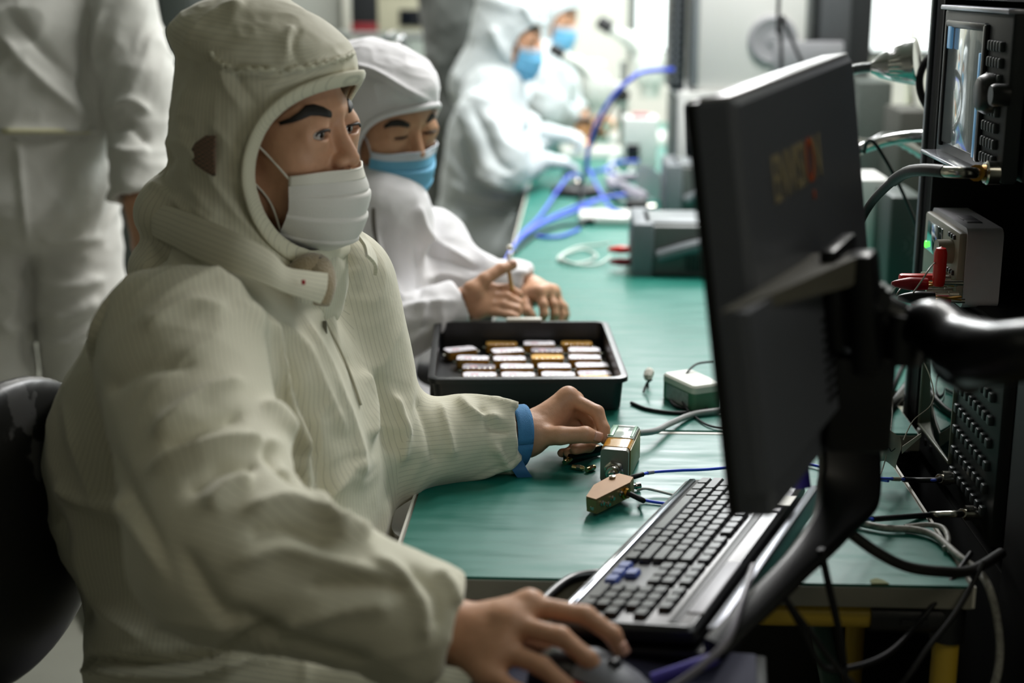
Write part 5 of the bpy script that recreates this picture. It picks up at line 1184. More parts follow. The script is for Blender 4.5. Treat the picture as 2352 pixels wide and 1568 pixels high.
def worker(label, J, head, face_az, face_el, coat, hands=None, masked='blue', h_body=.004, h_suit=.006, hair=False, seed=1, lids=.0046, rimm=None, roll=0, radii=None, folds=None, fold_amp=.010, gain=1.2, bounds=None, groundz=0, gaze=(0, 1, 0), shoes=True, eyes=True, hood_h=.004):
    """J: joints N, SR, SL, ER, WR, EL, WL, P, KR, KL, AR, AL in the world"""
    rd = dict(up=.066, el=.060, wr=.046, hip=.10, kn=.080, an=.066, cx=.19, cy=.125); rd.update(radii or {})
    root = thing('person', label, 'person', (J['P'][0], J['P'][1], 0)); adp = Child(root)
    fr = Frame(head, az(face_az, face_el), roll=roll); J = {k: np.array(v, float) for k, v in J.items()}
    S_ = J['SR']-J['SL']; RBx = S_/np.linalg.norm(S_); up = (J['SR']+J['SL'])/2-J['P']; FBx = np.cross(up/np.linalg.norm(up), RBx); FBx /= np.linalg.norm(FBx)
    bfr = Frame((J['SR']+J['SL'])/2-up*.36, FBx, up=up)
    hp = [hand_prims(J[w_], F) for w_, F in (hands or {}).items()]
    HRx, HLx = J['P']+RBx*.09, J['P']-RBx*.09
    limbs = [('SR', 'ER', 'WR'), ('SL', 'EL', 'WL')]; legs = [(HRx, J['KR'], J['AR']), (HLx, J['KL'], J['AL'])]
    def body(P):
        d = head_sdf(fr.l(P), lids); t = cap(P, fr.w((0, -.04, -.18)), J['P'], .05, .09)
        for a, b, c in limbs: t = smin(t, cap(P, J[a], J[b], .042, .036), .03); t = smin(t, cap(P, J[b], J[c], .036, .026), .02)
        for a, b, c in legs: t = smin(t, cap(P, a, b, .07, .05), .03); t = smin(t, cap(P, b, c, .05, .034), .02)
        d = smin(d, t, .03)
        for q in hp:
            m_ = np.where(((P-q[0][1].astype(f32))**2).sum(1) < .24**2)[0]
            if len(m_): d[m_] = smin(d[m_], hand_eval(P[m_], q), .012)
        return d
    allp = np.array(list(J.values())+[np.array(head)]+[p for F in (hands or {}).values() for Jt in F.values() for p in Jt]); lo, hi = allp.min(0)-.22, allp.max(0)+.22; lo[2] = max(lo[2], groundz)
    V, Q = sdf_mesh(body, lo, hi, h_body); adp(np_mesh('body', relax(V, Q, 1, .35), Q, M_SKIN))
    if eyes:
        for sd in (-1, 1):
            if lids > .002: adp(eyeball(None, fr, sd, gaze))
            adp(lash(None, fr, sd, max(lids, .0016)))
            adp(brow(None, fr, lambda q: head_sdf(q, 0), sd, [(.010, .0205, .0028), (.020, .0240, .0046), (.030, .0255, .0050), (.042, .0240, .0042), (.052, .0165, .0014)]))
    fn, outer = hood_generic()
    V, Q = sdf_mesh(lambda P: fn(fr.l(P)), fr.o-.26, fr.o+.26, hood_h); V = rumple(relax(V, Q, 2), Q, .005, .06, seed+20)
    if folds: V = strokes(V, Q, folds[0], gain)
    hd = np_mesh('hood', relax(V, Q, 1, .4), Q, coat); cloth_uv(hd, V, Q, [(fr.w((0, -.02, -.2)), fr.w((0, -.02, .05)), .1, .1, -fr.M[:, 1]), (fr.w((0, -.1, .11)), fr.w((0, .08, .10)), .09, .09, (0, 0, -1))]); adp(hd)
    rim_tube(fr, outer, rimm or coat, adp, hd)
    for o in [x for x in COL.objects if x.name.startswith('hood_rim') and not x.data.uv_layers]: o.data.uv_layers.new(name='cloth')
    mu = mat('mask_sky_blue', '6fb6dc', .65, bump=.25, bscale=700); mtp = mat('mask_pale_edge', 'cdd6e2', .6)
    adp(mask(None, fr, lambda q: head_sdf(q, 0), mu, mtp, pleat=1.2, top=(-.029, -.025), half=52))
    def suit(P):
        q = bfr.l(P); L = np.linalg.norm(up)
        d = ell(q, (0, -.005, .40*L-.5*L+.02), (rd['cx'], rd['cy'], .40*L)) if False else ell(q, (0, -.005, .02), (rd['cx'], rd['cy'], .46*L))
        d = smin(d, ell(q, (0, .005, -.30*L), (rd['cx']*.93, rd['cy']*1.02, .34*L)), .06); d = smin(d, ell(P-J['P'].astype(f32), (0, 0, 0), (.15, .17, .12)), .06)
        for a, b, c in limbs: s = smin(cap(P, J[a], J[b], rd['up']*1.12, rd['el']*1.06), cap(P, J[b], J[c], rd['el'], rd['wr']), .03); d = smin(d, s, .035)
        l = np.minimum(cap(P, legs[0][0], legs[0][1], rd['hip'], rd['kn']), cap(P, legs[1][0], legs[1][1], rd['hip'], rd['kn']))
        for a, b, c in legs: l = smin(l, cap(P, b, c, rd['kn'], rd['an']), .02)
        d = smin(d, l, .03); d = smin(d, cap(P, fr.w((0, -.04, -.17)), J['N'], .085, .10), .05)
        for a, b, c in limbs:
            E_, W_ = J[b], J[c]; ax = ((W_-E_)/np.linalg.norm(W_-E_)).astype(f32); hh = (P-W_.astype(f32))@ax; nr = np.sqrt(((P-W_.astype(f32))**2).sum(1)) < .12
            d = np.where(nr, smax(d, hh+.004, .006), d); d = np.where(nr, smax(d, -cap(P, W_-ax*.03, W_+ax*.06, rd['wr']*.72, rd['wr']*.95), .006), d)
        return d
    V, Q = sdf_mesh(suit, lo, hi+np.array([0, 0, .0]), h_suit); dn = (0, 0, -1); BN = [(J['N'], J['P']+up*.2, .15, .16, -FBx)]+[(J[a], J[b], .065, .06, -FBx) for a, b, c in limbs]+[(J[b], J[c], .06, .05, dn) for a, b, c in limbs]+[(a, b, .09, .075, -FBx) for a, b, c in legs]+[(b, c, .07, .06, -FBx) for a, b, c in legs]
    V = rumple(relax(V, Q, 2), Q, fold_amp*.4, .10, seed); V = drape(V, Q, BN, fold_amp*1.0, .09, .15, seed, 3.2, .05)
    if folds: V = strokes(V, Q, folds[1], gain)
    so = np_mesh('cleanroom_suit', relax(V, Q, 1, .4), Q, coat); cloth_uv(so, V, Q, BN); adp(so)
    if shoes:
        for a, b, c in legs:
            mbs = MB(); pr = [(-.06, .03, .05), (-.03, .042, .085), (.03, .045, .075), (.10, .046, .055), (.17, .042, .04), (.195, .025, .02)]
            loops(mbs, [[(x, w_*math.cos(t), h_*(.5+.5*math.sin(t))) for t in np.linspace(0, 2*math.pi, 17)[:-1]] for x, w_, h_ in pr])
            ca, sa = FBx[0], FBx[1]; n_ = math.hypot(ca, sa); ca, sa = ca/n_, sa/n_
            for i, p in enumerate(mbs.v): mbs.v[i] = (c[0]+p[0]*ca-p[1]*sa, c[1]+p[0]*sa+p[1]*ca, .004+p[2])
            adp(mbs.build('shoe', mat('white_shoe', 'c9c9c2', .5), None, 180))
    return root, adp, fr, so, suit
# ---- second man, holding a stick over the tray
D2 = 2.55
H2 = V3(880, 270, 2.56); N2 = V3(868, 500, 2.56); F2 = np.array(az(-28)); R2 = np.cross(F2, (0, 0, 1))
J2 = dict(N=N2, SR=N2+R2*.165+np.array([0, 0, -.075]), SL=N2-R2*.165+np.array([.0, 0, -.075]), P=N2+np.array([-.14, -.02, -.46]))
J2.update(ER=V3(815, 790, 2.44), WR=V3(1062, 702, 2.50), EL=V3(1035, 640, 2.70), WL=V3(1218, 668, 2.66))
J2.update(KR=J2['P']+F2*.42+R2*.10+np.array([0, 0, -.02]), KL=J2['P']+F2*.42-R2*.10+np.array([0, 0, -.02])); J2['KR'][2] = J2['KL'][2] = .54; J2['P'][2] = .57
J2.update(AR=J2['KR']+np.array([-.05, 0, -.42]), AL=J2['KL']+np.array([-.05, 0, -.42]))
RH2 = {'thumb': [V3(1085, 668, 2.47), V3(1112, 642, 2.475), V3(1150, 618, 2.49), V3(1178, 609, 2.50)],
       'index': [V3(1118, 664, 2.50), V3(1168, 662, 2.51), V3(1190, 676, 2.515), V3(1180, 692, 2.51)],
       'middle': [V3(1112, 682, 2.49), V3(1165, 682, 2.495), V3(1192, 697, 2.50), V3(1190, 712, 2.50)],
       'ring': [V3(1106, 700, 2.48), V3(1155, 700, 2.485), V3(1188, 711, 2.49), V3(1192, 720, 2.49)],
       'little': [V3(1098, 715, 2.475), V3(1140, 717, 2.478), V3(1172, 724, 2.48), V3(1186, 728, 2.48)]}
LH2 = {'index': [V3(1238, 672, 2.60), V3(1248, 700, 2.585), V3(1250, 722, 2.58), V3(1246, 733, 2.58)],
       'middle': [V3(1256, 670, 2.62), V3(1272, 700, 2.605), V3(1274, 722, 2.60), V3(1270, 736, 2.60)],
       'ring': [V3(1268, 672, 2.65), V3(1288, 702, 2.64), V3(1292, 724, 2.635), V3(1288, 738, 2.63)],
       'little': [V3(1272, 676, 2.68), V3(1296, 706, 2.67), V3(1300, 722, 2.67), V3(1298, 736, 2.67)],
       'thumb': [V3(1212, 680, 2.62), V3(1208, 700, 2.60), V3(1212, 716, 2.585), V3(1222, 726, 2.58)]}
FO2 = ([([(800, 150), (860, 165), (930, 205), (985, 230)], 7, 7), ([(810, 165), (870, 182), (940, 222)], 6, -4), ([(858, 190), (865, 215), (870, 235)], 6, 3)],
       [([(960, 470), (985, 540), (1090, 610)], 12, 8), ([(975, 580), (1040, 600), (1100, 620)], 10, -6), ([(860, 540), (880, 620), (930, 690)], 10, 7), ([(960, 560), (965, 640), (960, 690)], 9, -6), ([(800, 560), (830, 640), (830, 720)], 10, 6), ([(880, 500), (885, 560), (910, 640)], 8, -5),
        ([(830, 760), (900, 720), (960, 700), (1050, 690)], 10, 7), ([(840, 800), (920, 770), (1000, 740)], 10, -5), ([(1180, 625), (1230, 630), (1275, 650)], 8, 5), ([(980, 640), (1020, 630), (1060, 640)], 8, 6), ([(870, 690), (890, 740), (880, 790)], 9, 6)])
m2, ad2, fr2, suit2, sfn2 = worker('person in white hooded suit and blue mask looking down behind the black tray', J2, H2, -40, -16, M_COATW, {'WR': RH2, 'WL': LH2}, h_body=.0028, h_suit=.005, seed=31, lids=.0016, folds=FO2, gain=1.4, gaze=(0, 1, -.5), hood_h=.0035, roll=math.radians(-4))
b4 = set(COL.objects); nails(None, {'thumb': RH2['thumb']}, {'thumb': (.1, -.2, 1)})
for o in set(COL.objects)-b4: ad2(o)
zz = [trace(sfn2, x, y, 2.2, 3)-ray(x, y)*.004 for x, y in ((858, 478), (858, 505), (862, 540), (870, 575))]
ad2(MB().tube(zz, .0035, 8, smooth=4).build('zip', mat('zip_dark', '5b5750', .5), None, 180), suit2)
stick = thing('brass_tool', 'slim brass rod with a pale round cap held upright by the second man', 'tool', V3(1174, 672, 2.502))
w0 = Vector(V3(1174, 672, 2.502))
MB().tube([Vector(V3(1176, 668, 2.502))-w0, Vector(V3(1168, 618, 2.512))-w0], .0036, 12).build('rod', mat('tan_rod', 'b08a4a', .4, .5), stick)
MB().tube([Vector(V3(1168, 618, 2.512))-w0, Vector(V3(1170, 585, 2.525))-w0], .0042, 12).build('sleeve', mat('pale_sleeve_plastic', 'd8d8d4', .4), stick)
MB().lathe([(0, -.006), (.005, -.003), (.006, 0), (.005, .003), (0, .006)], Vector(V3(1171, 568, 2.53))-w0, n=16).build('cap', mat('bright_cap', 'f2f0e4', .2), stick)
# ---- third worker, at the microscope
D3 = 4.4
H3 = V3(1172, 72, 4.38); N3 = V3(1130, 205, 4.40); F3 = np.array(az(-8)); R3 = np.cross(F3, (0, 0, 1))
J3 = dict(N=N3, SR=N3+R3*.16+np.array([.0, 0, -.06]), SL=N3-R3*.16+np.array([.03, 0, -.06]), P=np.array([-.33, 4.45, .60]))
J3.update(ER=V3(1165, 388, 4.22), WR=V3(1232, 368, 4.40), EL=V3(1215, 340, 4.62), WL=V3(1248, 305, 4.58))
J3.update(KR=J3['P']+F3*.42+R3*.1, KL=J3['P']+F3*.42-R3*.1); J3['KR'][2] = J3['KL'][2] = .55; J3.update(AR=J3['KR']+np.array([-.05, 0, -.43]), AL=J3['KL']+np.array([-.05, 0, -.43]))
def fist(w, d):
    w, d = np.array(w), np.array(d)/np.linalg.norm(d); s = np.cross(d, (0, 0, 1)); F = {}
    for k, f in enumerate(('index', 'middle', 'ring', 'little')):
        b = w+d*.085+s*(-.026+.018*k); F[f] = [b, b+d*.035+np.array([0, 0, -.01]), b+d*.04+np.array([0, 0, -.032]), b+d*.022+np.array([0, 0, -.045])]
    F['thumb'] = [w+d*.03-s*.03, w+d*.06-s*.042, w+d*.09-s*.035, w+d*.112-s*.025]; return F
FO3 = ([([(1130, 60), (1150, 110), (1180, 140)], 14, 10), ([(1200, 10), (1215, 40), (1225, 60)], 10, 8)],
       [([(1080, 240), (1110, 300), (1140, 370), (1190, 400)], 14, -14), ([(1060, 300), (1080, 380), (1160, 430)], 14, 12), ([(1130, 260), (1160, 330), (1220, 350)], 14, 10), ([(1040, 420), (1100, 450), (1170, 460)], 14, 12), ([(1050, 460), (1120, 480), (1180, 480)], 12, -10), ([(1050, 510), (1110, 500), (1190, 500)], 14, 10), ([(1200, 350), (1250, 330), (1300, 340)], 12, 8)])
m3, ad3, fr3, su3, sf3 = worker('person in a pale hooded suit and blue mask bent towards the near microscope', J3, H3, -10, -14, M_COATB, {'WR': fist(J3['WR'], (1, .5, -.15)), 'WL': fist(J3['WL'], (1, -.2, -.1))}, h_body=.005, h_suit=.008, seed=51, lids=.003, folds=FO3, gain=1.6, fold_amp=.018, hood_h=.005)
for k_ in ('WR', 'WL'):
    hp_ = hand_prims(J3[k_], fist(J3[k_], (1, .5, -.15) if k_ == 'WR' else (1, -.2, -.1)))
    V, Q = sdf_mesh(lambda P: hand_eval(P, hp_)-.0035, J3[k_]-.06, J3[k_]+.19, .004); go_ = np_mesh('glove', V, Q, M_COATB); go_.data.uv_layers.new(name='cloth'); ad3(go_)
# ---- fourth worker, mostly hidden behind the third
H4 = V3(1268, 30, 5.5); N4 = V3(1245, 150, 5.5); F4 = np.array(az(-12)); R4 = np.cross(F4, (0, 0, 1))
J4 = dict(N=N4, SR=N4+R4*.16+np.array([0, 0, -.06]), SL=N4-R4*.16+np.array([.03, 0, -.06]), P=np.array([-.30, 5.6, .60]))
J4.update(ER=V3(1262, 250, 5.35), WR=V3(1315, 280, 5.45), EL=V3(1300, 240, 5.75), WL=V3(1340, 268, 5.7))
J4.update(KR=J4['P']+F4*.42+R4*.1, KL=J4['P']+F4*.42-R4*.1); J4['KR'][2] = J4['KL'][2] = .55; J4.update(AR=J4['KR']+np.array([-.05, 0, -.43]), AL=J4['KL']+np.array([-.05, 0, -.43]))
worker('farthest seated person in a pale suit and blue mask, partly hidden behind another', J4, H4, -20, -16, M_COATB, {'WR': fist(J4['WR'], (1, .2, -.15)), 'WL': fist(J4['WL'], (1, 0, -.1))}, h_body=.006, h_suit=.009, seed=61, lids=.003, fold_amp=.016, hood_h=.005)
# ---- person standing on the left, head out of the picture
S0 = np.array([-1.17, 2.93, 0]); F5 = np.array(az(-70)); R5 = np.cross(F5, (0, 0, 1))
P5 = S0+np.array([0, 0, .93])
J5 = dict(P=P5, N=S0+np.array([0, 0, 1.50]), SR=S0-0*R5+R5*.19+np.array([0, 0, 1.42]), SL=S0-R5*.19+np.array([0, 0, 1.42]))
# the arm on the photo's right is the person's left arm
J5.update(EL=V3(325, 215, 2.92), WL=V3(318, 465, 2.86), ER=J5['SR']+np.array([-.10, .02, -.29]), WR=J5['SR']+np.array([-.12, -.08, -.54]))
J5.update(KR=P5+R5*.10+F5*.02+np.array([0, 0, -.44]), KL=P5-R5*.10+F5*.01+np.array([0, 0, -.44]))
J5.update(AR=J5['KR']+np.array([0, .02, -.41]), AL=J5['KL']+np.array([0, .02, -.41]))
def hang(w, fwd):
    w = np.array(w); F = {}; d = np.array([0, 0, -1.]); s = np.array(fwd)
    for k, f in enumerate(('index', 'middle', 'ring', 'little')):
        b = w+d*.09+s*(.028-.018*k); F[f] = [b, b+d*.040+np.array([-.004, -.006, 0]), b+d*.062+np.array([-.012, -.014, 0]), b+d*.080+np.array([-.024, -.02, 0])]
    F['thumb'] = [w+d*.03+s*.03, w+d*.065+s*.045, w+d*.095+s*.045, w+d*.12+s*.038]; return F
FO5 = ([], [([(0, 300), (120, 300), (220, 295)], 9, 9), ([(0, 318), (120, 318), (230, 312)], 8, -8), ([(40, 320), (50, 430), (62, 560)], 8, 8), ([(200, 0), (195, 120), (190, 230)], 12, -14), ([(230, 20), (215, 120), (240, 180)], 12, 8), ([(0, 80), (80, 170), (190, 260)], 16, 10), ([(20, 30), (110, 130), (180, 190)], 14, -8), ([(250, 250), (300, 230), (345, 260)], 12, 9), ([(255, 300), (300, 290), (340, 330)], 12, -9), ([(260, 340), (300, 350), (345, 345)], 12, 8),
        ([(65, 620), (60, 720), (66, 850)], 12, -14), ([(90, 545), (160, 555), (240, 545)], 10, 7), ([(90, 640), (150, 660), (240, 640)], 14, 9), ([(80, 700), (150, 730), (230, 690)], 14, 9), ([(90, 770), (150, 790), (220, 740)], 14, 8), ([(0, 650), (30, 670), (55, 640)], 12, 8), ([(0, 740), (30, 760), (55, 740)], 12, 8)])
m5, ad5, fr5, su5, sf5 = worker('person standing on the left in a pale coverall, seen from chest to knees', J5, S0+np.array([.02, -.02, 1.66]), -75, -4, M_COATG, {'WL': hang(J5['WL'], F5*.8-R5*.2), 'WR': hang(J5['WR'], F5)}, h_body=.005, h_suit=.0065, seed=71, folds=FO5, gain=1.5, fold_amp=.014, radii=dict(cx=.215, cy=.145, hip=.105, kn=.088, an=.078, up=.078, el=.072, wr=.056), eyes=True, hood_h=.006)
ad5(MB().tube([sf5 is not None and trace(sf5, x, 301, 2.5, 3.3)-ray(x, 301)*.006 for x in range(5, 225, 20)], .006, 8).build('waist_seam', mat('cream_seam', 'd2cfae', .7), None, 180), su5)
# ---- shaded figure standing behind the third worker, back to the picture
S6 = np.array(pt(1085, 300, 4.78)); S6[2] = 0; F6 = np.array(az(80)); R6 = np.cross(F6, (0, 0, 1)); P6 = S6+np.array([0, 0, .92])
J6 = dict(P=P6, N=S6+np.array([0, 0, 1.48]), SR=S6+R6*.13+np.array([0, 0, 1.38]), SL=S6-R6*.13+np.array([0, 0, 1.38]))
J6.update(ER=J6['SR']+np.array([.02, .12, -.27]), WR=J6['SR']+np.array([-.02, .28, -.36]), EL=J6['SL']+np.array([.02, .14, -.27]), WL=J6['SL']+np.array([.06, .28, -.36]))
J6.update(KR=P6+R6*.08+np.array([0, 0, -.45]), KL=P6-R6*.08+np.array([0, 0, -.45]), AR=P6+R6*.08+np.array([0, -.02, -.83]), AL=P6-R6*.08+np.array([0, -.02, -.83]))
M_COATD = cloth_mat('shaded_grey_smock', '5d625f', '4d524f', .006, .1)  # shade on this figure is put into its dark cloth colour
worker('person in a shade-darkened grey smock standing with back turned behind the microscope worker', J6, S6+np.array([0, .02, 1.64]), 80, -5, M_COATD, {'WR': fist(J6['WR'], (.2, 1, 0)), 'WL': fist(J6['WL'], (-.1, 1, 0))}, h_body=.007, h_suit=.010, seed=81, radii=dict(cx=.155, cy=.12, up=.055, el=.052, hip=.09), fold_amp=.012, eyes=False, hood_h=.007)
# ================================================================== equipment along the far bench and the back of the room
def span(x0, y0, x1, y1, Y): a, b = pY(x0, y1, Y), pY(x1, y0, Y); return a[0], b[0], a[2], b[2]
def unit(name, label, cat, x0, y0, x1, y1, Y, depth, m, zlow=None, group=None, part='case', bev=.006):
    """a box-built unit whose front (towards the camera) fills the given part of the photo at distance Y; local x right, y back, z up from its base"""
    X0, X1, Z0, Z1 = span(x0, y0, x1, y1, Y); Z0 = Z0 if zlow is None else zlow
    t = thing(name, label, cat, (X0, Y, Z0), 0, group); w, h = X1-X0, Z1-Z0
    MB().box((w/2, depth/2, h/2), (w, depth, h), bev).build(part, m, t); t['w_'] = w; t['h_'] = h
    return t, w, h
def on(t, Y): return lambda x, y: (Matrix.Translation(t.location).inverted() @ Vector(pY(x, y, Y)))
M_CREAM = mat('cream_enamel', 'b9b7a0', .45); M_DKG = mat('dark_grey_green', '2b302d', .5); M_LG = mat('light_grey_case', 'd6d7d4', .42); M_MG = mat('mid_grey_case', '7c8285', .45); M_DISP = mat('dark_display', '12161c', .15); M_WH = mat('white_enamel', 'd9dbd8', .35)
# -- cabinet, far left
t, w, h = unit('storage_cabinet', 'tall dark grey cabinet with two round knobs on the far left', 'cabinet', 150, -200, 432, 900, 5.7, .4, M_DKG, 0)
q = on(t, 5.7); sx = q(375, 180).x
for x0_, x1_ in ((.01, sx-.004), (sx+.004, w-.01)):
    dr = MB().box(((x0_+x1_)/2, -.008, h/2), (x1_-x0_, .016, h-.04), .004).build('door', mat('cabinet_door_dark', '343a37', .4), t)
    kx = q(365, 180) if x0_ < .05 else q(386, 178)
    MB().lathe([(.006, 0), (.006, .012), (.014, .016), (.015, .022), (.010, .028), (0, .029)], (kx.x, -.016, kx.z), (0, -1, 0), 18).build('knob', mat('steel_knob', 'a5a7a4', .25, .9), dr)
# -- oven and its table
T_Z = pY(900, 80, 6.0)[2]
tt, w, h = unit('side_table', 'grey side table under the cream oven at the back', 'table', 770, 74, 1060, 88, 6.0, .6, mat('grey_table_top', '8b908d', .5), None, None, 'table_top')
for x in (.03, w-.03):
    for y in (.04, .56): MB().cyl((x, y, -tt.location.z), (x, y, 0), .018, 10).build('leg', M_MG, tt)
t, w, h = unit('oven', 'cream oven with a dark display panel at the back of the room', 'oven', 868, -160, 1050, 74, 6.02, .5, M_CREAM)
q = on(t, 6.02); a, b = q(918, 60), q(1000, 22); MB().box(((a.x+b.x)/2, -.004, (a.z+b.z)/2), (b.x-a.x, .012, b.z-a.z), .003).build('display', M_DISP, t)
MB().box((w*.5, -.006, h*.62), (w*.9, .012, h*.5), .006).build('door', mat('cream_door', 'aaa893', .45), t)
t, w, h = unit('red_and_black_case', 'black case with a dark red base next to the cream oven', 'case', 806, -140, 866, 50, 6.03, .35, mat('case_black', '1b1e21', .5), T_Z+.045)
MB().box((w/2, .17, -.022), (w, .34, .044), .003).build('red_base', mat('case_dark_red', '7d1f26', .45), t); t.location.z = T_Z+.046
t, w, h = unit('drum_cabinet', 'pale grey-green cabinet under the side table', 'cabinet', 905, 92, 1010, 320, 6.0, .5, mat('pale_green_grey', '8d978f', .5), 0); 
MB().box((w*.5, -.004, h*.7), (w*.86, .01, h*.25), .004).build('drawer', mat('pale_green_drawer', '99a39b', .45), t)
for i in range(len(tt.children)): pass
t = thing('plastic_dome', 'clear rounded plastic lid glinting in front of the cream oven', 'lid', pY(905, 122, 4.2))
MB().lathe([(.045, 0), (.047, .004), (.044, .03), (.032, .050), (.015, .06), (0, .062)], n=28).build('dome', mat('clear_plastic', 'd5dfdc', .05, trans=.9), t)
st_ = thing('lab_stool', 'tall stand behind the second man carrying the clear lid', 'stand', (t.location.x, t.location.y, 0)); MB().cyl((0, 0, t.location.z-.02), (0, 0, t.location.z-.001), .07, 24).build('top', M_MG, st_); MB().cyl((0, 0, .02), (0, 0, t.location.z-.02), .02, 14).build('post', M_BLKM, st_); MB().cyl((0, 0, 0), (0, 0, .02), .16, 24).build('base', M_BLKM, st_)
# -- second office chair
c2 = copy_tree(ch); p_ = pt(985, 440, 3.55); c2.location = (p_[0]-.02, p_[1], 0); c2.rotation_euler = (0, 0, math.radians(-10)); c2['label'] = 'black chair standing empty between the second man and the microscope worker'
for c in c2.children:
    if c.name.startswith('backrest'): c.data = c.data.copy(); c.data.materials[0] = M_VINYL
# -- microscopes
M_MIC = mat('microscope_white', 'd3d6cf', .35); M_KN = mat('rubber_black', '141414', .55)
def microscope(label):
    t = thing('microscope', label, 'microscope', (0, 0, 0), 0, 'stereo microscopes on the far bench')
    loops(MB(), [[(x, y, 0) for x, y in rrect(.26, .20, .02)], [(x, y, .022) for x, y in rrect(.26, .20, .02)], [(x, y, .028) for x, y in rrect(.25, .19, .02)]]).build('base', M_MIC, t, 40)
    MB().cyl((.095, 0, .02), (.095, 0, .33), .016, 20).build('column', mat('column_steel', 'a9aba8', .25, .9), t)
    MB().box((.085, 0, .215), (.055, .06, .085), .01).build('focus_carrier', M_MIC, t)
    for s in (-1, 1): MB().lathe([(.010, 0), (.010, .018), (.024, .020), (.025, .038), (.022, .041), (0, .041)], (.085, s*.028, .215), (0, s, 0), 22).build('focus_knob', M_KN, t)
    loops(MB(), [[(x*1.0, y, .185) for x, y in rrect(.085, .085, .02)], [(x-.004, y, .205) for x, y in rrect(.10, .10, .025)], [(x-.004, y, .27) for x, y in rrect(.105, .10, .025)], [(x-.01, y, .285) for x, y in rrect(.09, .085, .02)]]).build('head', M_MIC, t, 40)
    MB().box((.05, 0, .225), (.06, .045, .05), .008).build('head_bracket', M_MIC, t)
    MB().lathe([(.030, 0), (.032, .004), (.032, .03), (.038, .045)], (0, 0, .14), (0, 0, 1), 24).build('objective', M_MIC, t)
    loops(MB(), [[(-.015+.035*math.cos(a), .052*math.sin(a), .27) for a in np.linspace(0, 6.283, 25)[:-1]], [(-.055+.030*math.cos(a), .05*math.sin(a), .315+.012*math.cos(a)) for a in np.linspace(0, 6.283, 25)[:-1]], [(-.085+.018*math.cos(a), .048*math.sin(a), .335+.016*math.cos(a)) for a in np.linspace(0, 6.283, 25)[:-1]]]).build('prism_housing', M_MIC, t, 40)
    d = Vector((-.80, 0, .48)).normalized()
    for s in (-1, 1):
        a = Vector((-.065, s*.030, .318)); tb = MB().cyl(a, a+d*.07, .0165, 20).build('eyepiece_tube', M_MIC, t)
        MB().lathe([(.019, .068), (.020, .072), (.020, .115), (.015, .119), (.012, .117)], a, d, 22).build('eyecup', M_KN, tb)
    return t
ms = microscope('nearer white stereo microscope, in front of the microscope worker'); p_ = pz(1372, 352, .752); ms.location = (p_[0]-.005, p_[1]-.03, .7515); ms.rotation_euler = (0, 0, math.radians(4)); ms.scale = (1.03,)*3
ms2 = copy_tree(ms); p_ = pY(1476, 262, 5.65); ms2.location = (p_[0]+.03, 5.75, .7515); ms2.rotation_euler = (0, 0, math.radians(-2)); ms2.scale = (1.25,)*3; ms2['label'] = 'farther white stereo microscope, eyepieces against the grey back wall'
# -- things round the microscopes
def onb(px, py): p = pz(px, py, .7515); return p
p_ = pz(1350, 318, .79); t = thing('amber_jar', 'tan glass jar lit warm beside the nearer microscope', 'jar', (p_[0]-.015, p_[1]-.14, .7515))
MB().lathe([(.035, 0), (.042, .004), (.043, .08), (.036, .10), (.030, .105), (.030, .115)], n=28).build('body', mat('amber_glass', 'b98a58', .1, trans=.3), t); MB().lathe([(.032, .112), (.033, .114), (.033, .128), (0, .13)], n=24).build('lid', M_KN, t)
for (x, y, z, lab) in ((1345, 325, .79, 'small warm bulb low beside the tan jar'), (1306, 279, .85, 'small warm bulb above the tan jar')):  # glowing balls stand in for warm specular highlights, not real lamps
    p_ = pz(x, y, z); t = thing('warm_glint_ball', lab, 'lamp', (p_[0], p_[1]-.05, .7515), 0, 'warm glints at the microscope'); hh = z-.7515
    MB().cyl((0, 0, 0), (0, 0, hh-.008), .004, 10).build('stem', M_BLKM, t); MB().lathe([(0, -.010), (.008, -.006), (.011, 0), (.008, .006), (0, .010)], (0, 0, hh), n=16).build('glint', mat('warm_glint_glow', 'ffd9a8', .3, emit=14), t)
t, w, h = unit('control_box', 'white control box with a small black display right of the microscope base', 'control box', 1432, 272, 1512, 322, 4.9, .16, M_WH, .7515); MB().box((w*.28, -.003, h*.30), (w*.40, .008, h*.36), .002).build('display', M_DISP, t); MB().box((w*.5, .06, h+.006), (w*.5, .05, .012), .003).build('red_tray', mat('dull_red_plastic', 'a6555c', .5), t)
t, w, h = unit('paper_rolls', 'pale roll of wipes behind the nearer microscope', 'wipes', 1342, 140, 1394, 205, 6.1, .1, mat('wipe_paper', 'c9c8c2', .8), .7515, None, 'roll', .03)
# -- stacked instruments right of the far bench
YI = 4.15
t, w, h = unit('white_instrument', 'white bench instrument with a black screen under the large grey one', 'test instrument', 1552, 212, 1905, 440, YI, .40, M_WH, .7515)
q = on(t, YI); a = q(1578, 400); b = q(1860, 238); MB().box(((a.x+b.x)/2, -.004, (a.z+b.z)/2), (b.x-a.x, .012, b.z-a.z), .003).build('screen', M_DISP, t)
MB().box((-.004, .20, h*.5), (.010, .36, h*.88), .002).build('side_grille', mat('side_grille_grey', '5d625e', .5, noise=.5, nscale=60), t)
for x in (.03, w-.03):
    for y in (.04, .36): pass
zt_ = t.location.z+h
g_, w, h = unit('grey_instrument', 'large light grey instrument with a round handle pivot on its side, over the white one', 'test instrument', 1588, -260, 1868, 205, YI+.02, .34, M_LG, zt_+.001, None, 'case', .012)
q = on(g_, YI+.02); c = q(1775, 92); c.z = max(c.z, .05)
MB().lathe([(.072, 0), (.070, .010), (.060, .014), (.056, .012), (.020, .012), (.018, .015), (0, .016)], (c.x, 0, c.z), (0, -1, 0), 40).build('handle_pivot', mat('pivot_grey', '8f9094', .4), g_)
